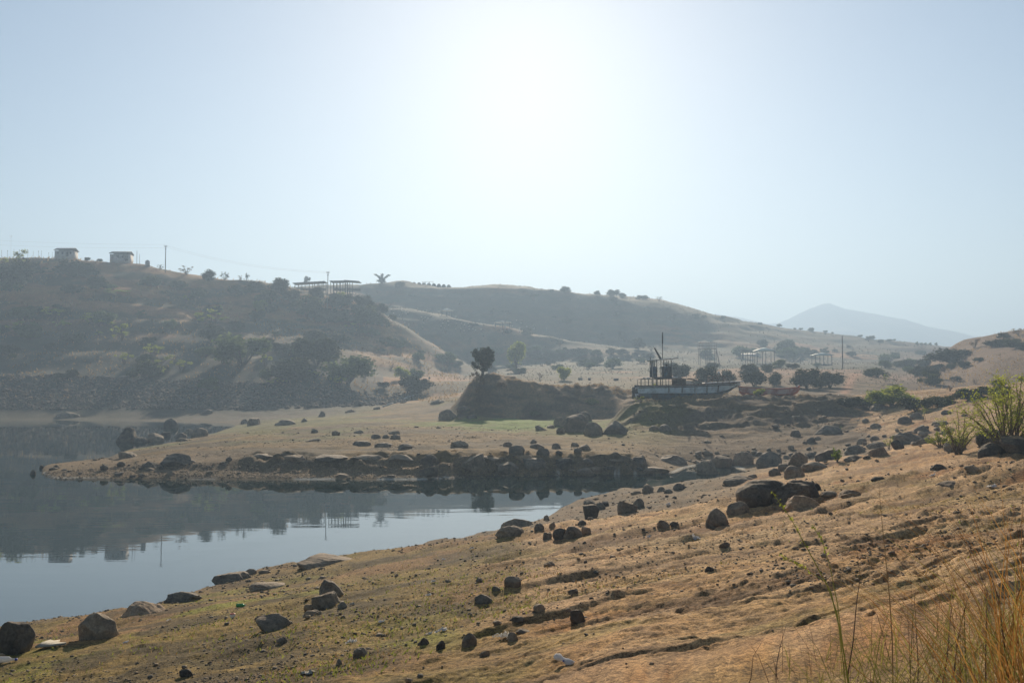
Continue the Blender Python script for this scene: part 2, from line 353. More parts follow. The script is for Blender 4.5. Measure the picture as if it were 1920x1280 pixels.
    mc = mixc(mc, C(.16, .12, .075), sst(.1, .45, n2)*0.5)
    mc = mixc(mc, C(.19, .22, .04), sst(-.1, .25, fbm(x/9, y/16, 3, 211)+.35*n1)*sst(76, 92, y)*0.55)
    mc = mixc(mc, C(.20, .33, .045), sst(1.15, .25, np.hypot((px-970)/200., (y-111)/17.)+.55*n1+.3*n2)*0.9)
    mc = mixc(mc, C(.30, .215, .13), (1-sst(.9, 1.3, zt+.15*n1))*0.7*(y < 76))
    mc = mixc(mc, C(.19, .13, .075), sst(1200, 1330, px)*sst(70, 78, y)*0.9)
    mc = mixc(mc, C(.36, .235, .12), sst(1200, 1330, px)*sst(70, 78, y)*sst(.1, .4, fbm(x/5, y/1.6, 4, 243))*0.8)
    mc = mixc(mc, C(.16, .12, .085), mound*sst(-.2, .25, fbm(x/4, y/2, 4, 221))*0.8)
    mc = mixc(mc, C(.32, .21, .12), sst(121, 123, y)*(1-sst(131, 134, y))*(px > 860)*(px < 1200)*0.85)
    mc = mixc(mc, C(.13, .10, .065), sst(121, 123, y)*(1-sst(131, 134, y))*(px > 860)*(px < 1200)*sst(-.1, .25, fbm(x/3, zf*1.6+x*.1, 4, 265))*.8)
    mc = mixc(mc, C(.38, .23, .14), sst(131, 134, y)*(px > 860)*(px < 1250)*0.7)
    mc = mixc(mc, C(.75, .72, .64), sst(.02, .035, zf)*(1-sst(.07, .10, zf))*(y > 60)*(y < 80)*sst(-.15, .1, fbm(x/2.5, y/2.5, 3, 241))*.85)  # pale line along the spit: foam and water glint painted into the ground
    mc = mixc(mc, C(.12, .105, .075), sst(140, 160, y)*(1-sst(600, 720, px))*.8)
    # upland, dry grass and scrub
    hill = sst(150, 190, y)
    hc = np.repeat(C(.40, .20, .09), len(x), 0)
    hc = mixc(hc, C(.46, .27, .11), sst(-.05, .45, fbm(x/16, zf/3.0+y/30, 4, 231))*0.8)
    hc = mixc(hc, C(.07, .075, .04), sst(-.05, .3, fbm(x/13+5, zf/4.0+y/22, 5, 233)+.1)*0.85)
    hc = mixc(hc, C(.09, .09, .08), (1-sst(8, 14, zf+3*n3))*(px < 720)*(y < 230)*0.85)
    hc = mixc(hc, C(.075, .085, .06), (1-sst(15, 27, zf+5*fbm(x/14, y/14, 3, 245)))*(1-sst(620, 740, px))*.85)  # scrub tone darkened low on the left hill, standing in for shade
    hc = mixc(hc, C(.095, .095, .055), sst(310, 350, y)*sst(-.8, -.1, fbm(x/30, y/30, 3, 237))*0.88)
    hc = mixc(hc, C(.075, .085, .04), sst(850, 920, px)*(1-sst(1680, 1760, px))*sst(195, 215, y)*(1-sst(320, 340, y))*sst(-1.0, -.2, fbm(x/14, y/20, 3, 239))*.92)
    hc = mixc(hc, C(.20, .12, .065), sst(1700, 1780, px)*.8)
    mc = mc*np.array([[.80, .84, .84]])
    c = c*np.array([[.92, .95, .94]])
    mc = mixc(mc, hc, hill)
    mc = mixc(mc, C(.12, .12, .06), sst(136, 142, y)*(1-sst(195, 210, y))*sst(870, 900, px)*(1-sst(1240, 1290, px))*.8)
    # brown-red tops of the fields behind the boats
    mc = mixc(mc, C(.36, .22, .13), (px > 1250)*(px < 1720)*sst(165, 178, y)*(1-sst(205, 225, y))*0.7)
    mc = mixc(mc, C(.19, .12, .07), sst(112, 125, y)*sst(1640, 1720, px)*.8)
    # a trodden red track
    pth = np.exp(-((px-(1590+(y-140)*-0.0+ (y-150)*0.45))/9.0)**2)*(y > 128)*(y < 190)
    mc = mixc(mc, C(.50, .27, .16), pth*0.9)
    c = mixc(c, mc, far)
    c = mixc(c, C(.08, .075, .05), (zf < 0.02)*0.9)
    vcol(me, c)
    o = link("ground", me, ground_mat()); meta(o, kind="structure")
build_ground()

# ------------------------------------------------------------------ water
def build_water():
    m, n, l, b = new_mat("lake water")
    b.inputs['Base Color'].default_value = (0.010, 0.030, 0.030, 1); b.inputs['Roughness'].default_value = 0.015
    b.inputs['IOR'].default_value = 1.5; b.inputs['Specular IOR Level'].default_value = 0.5
    geo = n.new('ShaderNodeNewGeometry'); mp = n.new('ShaderNodeMapping'); l.new(geo.outputs['Position'], mp.inputs[0])
    mp.inputs['Scale'].default_value = (0.35, 1.0, 1.0)
    t1 = tnoise(n, l, mp.outputs[0], 0.9, 3, 0.5); t2 = tnoise(n, l, mp.outputs[0], 0.12, 2, 0.5)
    bp = n.new('ShaderNodeBump'); bp.inputs['Strength'].default_value = 0.12; bp.inputs['Distance'].default_value = 0.025
    l.new(t1.outputs[0], bp.inputs['Height'])
    bp2 = n.new('ShaderNodeBump'); bp2.inputs['Strength'].default_value = 0.15; bp2.inputs['Distance'].default_value = 0.08
    l.new(t2.outputs[0], bp2.inputs['Height']); l.new(bp.outputs[0], bp2.inputs['Normal']); l.new(bp2.outputs[0], b.inputs['Normal'])
    me = np_mesh("water", [(-420,-120,0),(60,-120,0),(60,215,0),(-420,215,0)], [(0,1,2,3)])
    meta(link("water", me, m), kind="structure")
build_water()

# ------------------------------------------------------------------ distant mountain
def build_mountain():
    m, n, l, b = new_mat("distant slope")
    geo = n.new('ShaderNodeNewGeometry'); t1 = tnoise(n, l, geo.outputs['Position'], 0.012, 8, 0.65)
    r = cramp(n, l, t1.outputs[0], [(0.35, (0.05,0.06,0.035)), (0.7, (0.17,0.13,0.08))]); l.new(r.outputs[0], b.inputs['Base Color'])
    b.inputs['Roughness'].default_value = 1
    prof = [(1240,640),(1300,596),(1340,588),(1380,592),(1440,606),(1462,604),(1480,597),(1520,577),(1548,567),(1556,567),(1585,577),(1620,583),(1700,598),(1740,611),(1800,622),(1840,633),(1880,640),(1960,652),(2100,668),(2400,690)]
    Y0 = 1850.0
    P = np.array([a for a, _ in prof], float); H = np.array([zat(a, b_, Y0) for a, b_ in prof])
    xs = np.linspace(1150, 2450, 420); ys = np.linspace(1350, 2400, 120)
    PX, YY = np.meshgrid(xs, ys); crest = np.interp(PX, P, H)
    X = (PX-960)/F*Y0*(0.75+0.25*YY/Y0)
    fall = np.where(YY < Y0, (Y0-YY)/500.0, (YY-Y0)/550.0)
    spur = 14*ridged(X/120, YY/260, 4, 301)*np.clip(fall*3, 0, 1)
    Z = crest*np.clip(1-fall, 0, 1)**1.2 + spur - 12*np.clip(fall*2, 0, 1)+1.2*fbm(X/14, YY/20, 3, 303)*np.clip(1-fall*.5, 0, 1)
    nr, nc = X.shape; i = np.arange(nr-1)[:, None]*nc; j = np.arange(nc-1)[None, :]; a = (i+j).ravel()
    me = np_mesh("mountain", np.stack([X.ravel(), YY.ravel(), Z.ravel()], 1), np.stack([a, a+1, a+nc+1, a+nc], 1), smooth=True)
    meta(link("mountain", me, m), kind="structure")
build_mountain()

#OBJECTS_HERE
# ================================================================== OBJECTS
RNG = np.random.default_rng(7); ITEMS = []   # repeats that get their own description at the end
_ico = {}
def ico(sub):
    if sub not in _ico:
        bm = bmesh.new(); bmesh.ops.create_icosphere(bm, subdivisions=sub, radius=1.0)
        bm.verts.ensure_lookup_table()
        V = np.array([v.co[:] for v in bm.verts]); T = np.array([[v.index for v in f.verts] for f in bm.faces]); bm.free()
        _ico[sub] = (V, T)
    return _ico[sub]

class MB:
    """collects shapes, links them as one mesh object"""
    def __init__(s): s.V = []; s.Q = []; s.T = []; s.n = 0
    def add(s, V, Q=None, T=None):
        V = np.asarray(V, float); s.V.append(V)
        if Q is not None and len(Q): s.Q.append(np.asarray(Q)+s.n)
        if T is not None and len(T): s.T.append(np.asarray(T)+s.n)
        s.n += len(V); return s
    def box(s, c, size, rot=None, bev=0.0):
        hx, hy, hz = [k/2 for k in size]; P = []
        for z in (-hz, hz):
            for x, y in ((-hx,-hy),(hx,-hy),(hx,hy),(-hx,hy)): P.append(Vector((x, y, z)))
        if rot: R = Euler(rot).to_matrix(); P = [R @ p for p in P]
        c = Vector(c)
        return s.add([(p+c)[:] for p in P], Q=[(0,3,2,1),(4,5,6,7),(0,1,5,4),(1,2,6,5),(2,3,7,6),(3,0,4,7)])
    def tube(s, pts, rad, n=6):
        pts = [Vector(p) for p in pts]; m = len(pts)
        if not hasattr(rad, '__len__'): rad = [rad]*m
        ref = Vector((0.13, 0.21, 0.97)); V = []
        for i, p in enumerate(pts):
            t = (pts[min(i+1, m-1)]-pts[max(i-1, 0)]); t = t.normalized() if t.length > 1e-9 else Vector((0,0,1))
            r0 = ref if abs(t.dot(ref)) < 0.95 else Vector((1, 0, 0))
            a = t.cross(r0).normalized(); b = t.cross(a)
            for k in range(n):
                an = 2*math.pi*k/n; V.append((p+(a*math.cos(an)+b*math.sin(an))*rad[i])[:])
        Q = [(i*n+k, i*n+(k+1) % n, (i+1)*n+(k+1) % n, (i+1)*n+k) for i in range(m-1) for k in range(n)]
        V.append(pts[0][:]); V.append(pts[-1][:])
        T = [(m*n, (k+1) % n, k) for k in range(n)]+[(m*n+1, (m-1)*n+k, (m-1)*n+(k+1) % n) for k in range(n)]
        return s.add(V, Q, T)
    def lathe(s, c, prof, n=14):
        V = []; c = Vector(c)
        for r, z in prof:
            for k in range(n): an = 2*math.pi*k/n; V.append((c.x+r*math.cos(an), c.y+r*math.sin(an), c.z+z))
        Q = [(i*n+k, i*n+(k+1) % n, (i+1)*n+(k+1) % n, (i+1)*n+k) for i in range(len(prof)-1) for k in range(n)]
        return s.add(V, Q)
    def mesh(s, name, smooth=False):
        return np_mesh(name, np.vstack(s.V), np.vstack(s.Q) if s.Q else None, np.vstack(s.T) if s.T else None, smooth)
    def build(s, name, mat, parent=None, smooth=False): return link(name, s.mesh(name, smooth), mat, parent)

# ---- simple worn material
def worn(name, c1, c2, scale=3.0, rough=0.8, metal=0.0, bump=0.02, lo=0.4, hi=0.62):
    m, n, l, b = new_mat(name); geo = n.new('ShaderNodeNewGeometry')
    t = tnoise(n, l, geo.outputs['Position'], scale, 7, 0.65)
    r = cramp(n, l, t.outputs[0], [(lo, c1), (hi, c2)]); l.new(r.outputs[0], b.inputs['Base Color'])
    b.inputs['Roughness'].default_value = rough; b.inputs['Metallic'].default_value = metal
    if bump:
        bp = n.new('ShaderNodeBump'); bp.inputs['Distance'].default_value = bump; l.new(t.outputs[0], bp.inputs['Height']); l.new(bp.outputs[0], b.inputs['Normal'])
    return m
def rock_mat(name, dark, mid, top, spec=0.3):
    m, n, l, b = new_mat(name); geo = n.new('ShaderNodeNewGeometry'); oi = n.new('ShaderNodeObjectInfo')
    ad = n.new('ShaderNodeVectorMath'); ad.operation = 'ADD'; l.new(geo.outputs['Position'], ad.inputs[0]); l.new(oi.outputs['Random'], ad.inputs[1])
    t1 = tnoise(n, l, ad.outputs[0], 2.2, 8, 0.68); t2 = tnoise(n, l, ad.outputs[0], 17, 6, 0.72); v = n.new('ShaderNodeTexVoronoi'); v.inputs['Scale'].default_value = 5; l.new(ad.outputs[0], v.inputs['Vector'])
    r1 = cramp(n, l, t1.outputs[0], [(0.33, dark), (0.52, mid), (0.72, top)])
    r2 = cramp(n, l, t2.outputs[0], [(0.35, (0.6,0.6,0.6)), (0.66, (1.3,1.28,1.24))])
    c = mixmul(n, l, r1.outputs[0], r2.outputs[0])
    r3 = cramp(n, l, oi.outputs['Random'], [(0.0, (0.72,0.76,0.8)), (1.0, (1.25,1.18,1.08))]); c = mixmul(n, l, c, r3.outputs[0])
    sx = n.new('ShaderNodeSeparateXYZ'); l.new(geo.outputs['Normal'], sx.inputs[0]); dm = n.new('ShaderNodeMath'); dm.operation = 'MULTIPLY'; l.new(sx.outputs[2], dm.inputs[0]); l.new(t1.outputs[0], dm.inputs[1])
    dr = cramp(n, l, dm.outputs[0], [(0.36, (0,0,0)), (0.58, (.8,.8,.8))]); dx = n.new('ShaderNodeMix'); dx.data_type = 'RGBA'; l.new(dr.outputs[0], dx.inputs[0]); l.new(c, dx.inputs[6]); dx.inputs[7].default_value = (.33, .25, .16, 1); c = dx.outputs[2]
    l.new(c, b.inputs['Base Color']); b.inputs['Roughness'].default_value = 0.85; b.inputs['Specular IOR Level'].default_value = spec
    bp = n.new('ShaderNodeBump'); bp.inputs['Distance'].default_value = 0.08; bp.inputs['Strength'].default_value = 0.8; l.new(t1.outputs[0], bp.inputs['Height'])
    b2 = n.new('ShaderNodeBump'); b2.inputs['Distance'].default_value = 0.02; b2.inputs['Strength'].default_value = 0.9; l.new(t2.outputs[0], b2.inputs['Height'])
    l.new(bp.outputs[0], b2.inputs['Normal']); l.new(b2.outputs[0], b.inputs['Normal'])
    return m
M = {}
M['basalt'] = rock_mat("basalt", (.13,.108,.08), (.26,.21,.15), (.42,.34,.23))
M['tanrock'] = rock_mat("sun bleached rock", (.18,.125,.08), (.33,.235,.15), (.48,.35,.22))
M['blackrock'] = rock_mat("black rock", (.07,.06,.05), (.15,.125,.095), (.26,.21,.15), 0.2)
def leaf_mat(name, dark, light, trans=0.45):
    m = bpy.data.materials.new(name); m.use_nodes = True; n = m.node_tree.nodes; l = m.node_tree.links; n.clear()
    geo = n.new('ShaderNodeNewGeometry'); r = cramp(n, l, geo.outputs['Random Per Island'], [(0.0, dark), (1.0, light)])
    d = n.new('ShaderNodeBsdfDiffuse'); t = n.new('ShaderNodeBsdfTranslucent'); mx = n.new('ShaderNodeMixShader'); mx.inputs[0].default_value = trans
    l.new(r.outputs[0], d.inputs[0]); l.new(r.outputs[0], t.inputs[0]); l.new(d.outputs[0], mx.inputs[1]); l.new(t.outputs[0], mx.inputs[2])
    o = n.new('ShaderNodeOutputMaterial'); l.new(mx.outputs[0], o.inputs[0]); return m
M['leaf_dark'] = leaf_mat("dull dark leaves", (.025,.03,.014), (.09,.095,.045), 0.25)
M['leaf_olive'] = leaf_mat("olive leaves", (.04,.05,.018), (.13,.14,.05), 0.35)
M['leaf_yellow'] = leaf_mat("fresh yellow green leaves", (.16,.20,.03), (.42,.46,.08), 0.6)
M['leaf_fresh'] = leaf_mat("fresh green leaves", (.07,.12,.02), (.24,.34,.045), 0.55)
M['leaf_mid'] = leaf_mat('hazy green leaves', (.07,.10,.04), (.16,.20,.08), .45)
M['leaf_scrub'] = leaf_mat('dull scrub', (.05,.05,.025), (.12,.10,.05), .25)
M['leaf_brown'] = leaf_mat("dry brown leaves", (.12,.08,.04), (.28,.19,.10), 0.35)
M['flower'] = leaf_mat("white blossoms", (.75,.76,.72), (.85,.85,.82), 0.5)
M['bark'] = worn("bark", (.05,.04,.03), (.13,.10,.075), 8, 0.95)
M['twig'] = worn("dry twig", (.10,.07,.045), (.22,.16,.10), 8, 0.95)
M['drygrass'] = leaf_mat("dry grass", (.22,.145,.07), (.45,.32,.15), 0.45)
M['rust'] = worn("rusty steel", (.10,.045,.025), (.20,.12,.08), 4, 0.85, 0.2)
M['darksteel'] = worn("grimy dark steel", (.02,.022,.025), (.07,.065,.06), 3, 0.7, 0.3)
M['white_paint'] = worn("chalky white paint", (.35,.33,.30), (.72,.71,.68), 2.2, 0.75, lo=.32, hi=.5)
M['hull_pale'] = worn("weathered pale blue paint", (.30,.36,.36), (.66,.78,.80), 1.3, 0.7, lo=.33, hi=.55)
M['hull_blue'] = worn("weathered deep blue paint", (.035,.05,.06), (.05,.13,.19), 1.5, 0.7)
M['blue_panel'] = worn("blue painted panel", (.03,.055,.08), (.06,.14,.22), 3, 0.65)
M['red_hull'] = worn("flaking red hull paint", (.34,.06,.03), (.66,.13,.06), 1.6, 0.8, lo=.35, hi=.6)
M['pink_hull'] = worn("faded pinkish white paint", (.45,.12,.08), (.70,.45,.38), 1.1, 0.8, lo=.36, hi=.58)
M['deck'] = worn("weathered deck planks", (.06,.045,.035), (.16,.12,.09), 5, 0.9)
M['concrete'] = worn("pole concrete", (.16,.15,.14), (.30,.29,.27), 3, 0.9)
M['wall'] = worn("whitewashed wall", (.42,.41,.38), (.62,.61,.58), 0.6, 0.9)
M['roofing'] = worn("grey sheet roof", (.09,.09,.09), (.17,.165,.16), 1.0, 0.8)
M['glass_dark'] = worn("dark window", (.015,.018,.02), (.03,.035,.04), 1.0, 0.2, bump=0)
M['canvas'] = leaf_mat("white canvas", (.78,.76,.70), (.80,.78,.72), 0.45)
M['green_roof'] = worn("faded green roof sheet", (.34,.44,.38), (.52,.62,.55), 1, 0.6)
M['globe'] = leaf_mat("white lamp globe", (.85,.85,.83), (.88,.88,.86), 0.6)
M['plastic_w'] = leaf_mat("white plastic film", (.66,.66,.64), (.78,.78,.76), 0.4)
m, n, l, b = new_mat("green bottle plastic"); b.inputs['Base Color'].default_value = (.02,.30,.05,1); b.inputs['Roughness'].default_value = .15; M['green_plastic'] = m
t_ = n.new('ShaderNodeBsdfTranslucent')
M['red_print'] = worn("red print", (.45,.05,.03), (.55,.09,.05), 9, .5, bump=0)
M['blue_print'] = worn("blue print", (.05,.08,.35), (.10,.14,.45), 9, .5, bump=0)
M['card'] = worn("weathered board", (.32,.29,.21), (.50,.46,.36), 6, .8)

# ------------------------------------------------------------------ rocks
def rock_mesh(seed, sub=4, kind='round'):
    V0, T = ico(sub); rg = np.random.default_rng(seed); V = V0.copy()
    o = rg.uniform(-50, 50, 3)
    def n3(P, f, oc, s):
        return (fbm(P[:,0]*f+o[0]+P[:,2]*f*.6, P[:,1]*f+o[1]-P[:,2]*f*.45, oc, s)+fbm(P[:,1]*f+o[2]+P[:,0]*f*.5, P[:,2]*f*1.1+o[0], oc, s+5))*0.5
    big = {'round': .16, 'block': .13, 'slab': .2, 'rough': .26}[kind]
    V = V*(1+big*2.2*n3(V0, 0.9, 2, seed % 91))[:, None]
    ncut = {'round': 9, 'block': 12, 'slab': 10, 'rough': 12}[kind]; lo = {'round': .74, 'block': .58, 'slab': .62, 'rough': .62}[kind]
    if kind == 'block':
        V = np.sign(V)*np.abs(V)**0.72
    for k in range(ncut):
        q = rg.normal(size=3); q /= np.linalg.norm(q); off = rg.uniform(lo, lo+.28)
        dd = V@q-off; V = V-np.where(dd > 0, dd*0.93, 0)[:, None]*q[None, :]
    V = V*(1+{'round': .05, 'block': .06, 'slab': .08, 'rough': .12}[kind]*2*n3(V0, 3.2, 4, 13))[:, None]
    mn = V.min(0); mx = V.max(0); V = (V-(mn+mx)/2)/(mx-mn)   # unit box
    return V, T
def rock(px, py, w, h, kind='round', label=None, mat='basalt', group=None, name='boulder', cat='boulder', seed=None, dep=0.8, ymin=4.0, ymax=900):
    p = hit(px, py, ymin, ymax); Y = p.y; W = w*Y/F*1.04; D = max(W, h*Y/F*0.8)*dep
    yc = Y+D*0.38; xc = (px-960)/F*yc
    zg = max(-0.25, min(ground1(xc, yc), ground1(xc, Y))); zt = zat(px, py-h, yc); H = max(zt-zg, 0.35*h*Y/F)
    seed = seed if seed is not None else int(px*7+py*13)
    sub = 5 if W/Y*F > 34 and Y < 75 else (4 if w > 14 else 3)
    V, T = rock_mesh(seed, sub, kind); rg = np.random.default_rng(seed+1)
    bot = zg-{'round': .65, 'block': .4, 'slab': 1.0, 'rough': .75}[kind]*H; sink = np.array([W, D, zt-bot if zt-bot > 0 else H*1.3])
    V = V*sink; a = rg.uniform(-.25, .25); ca, sa = math.cos(a), math.sin(a)
    V = np.stack([V[:,0]*ca-V[:,1]*sa, V[:,0]*sa+V[:,1]*ca, V[:,2]], 1)
    base = Vector((xc, yc, zg)); V[:, 2] += (max(zt, zg+.35*h*Y/F)+bot)/2-zg
    me = np_mesh(name, V, T=T, smooth=True)
    o = link(name, me, M[mat]); o.location = base
    meta(o, label, cat, group); return o
R, B, S_, U = 'round', 'block', 'slab', 'rough'
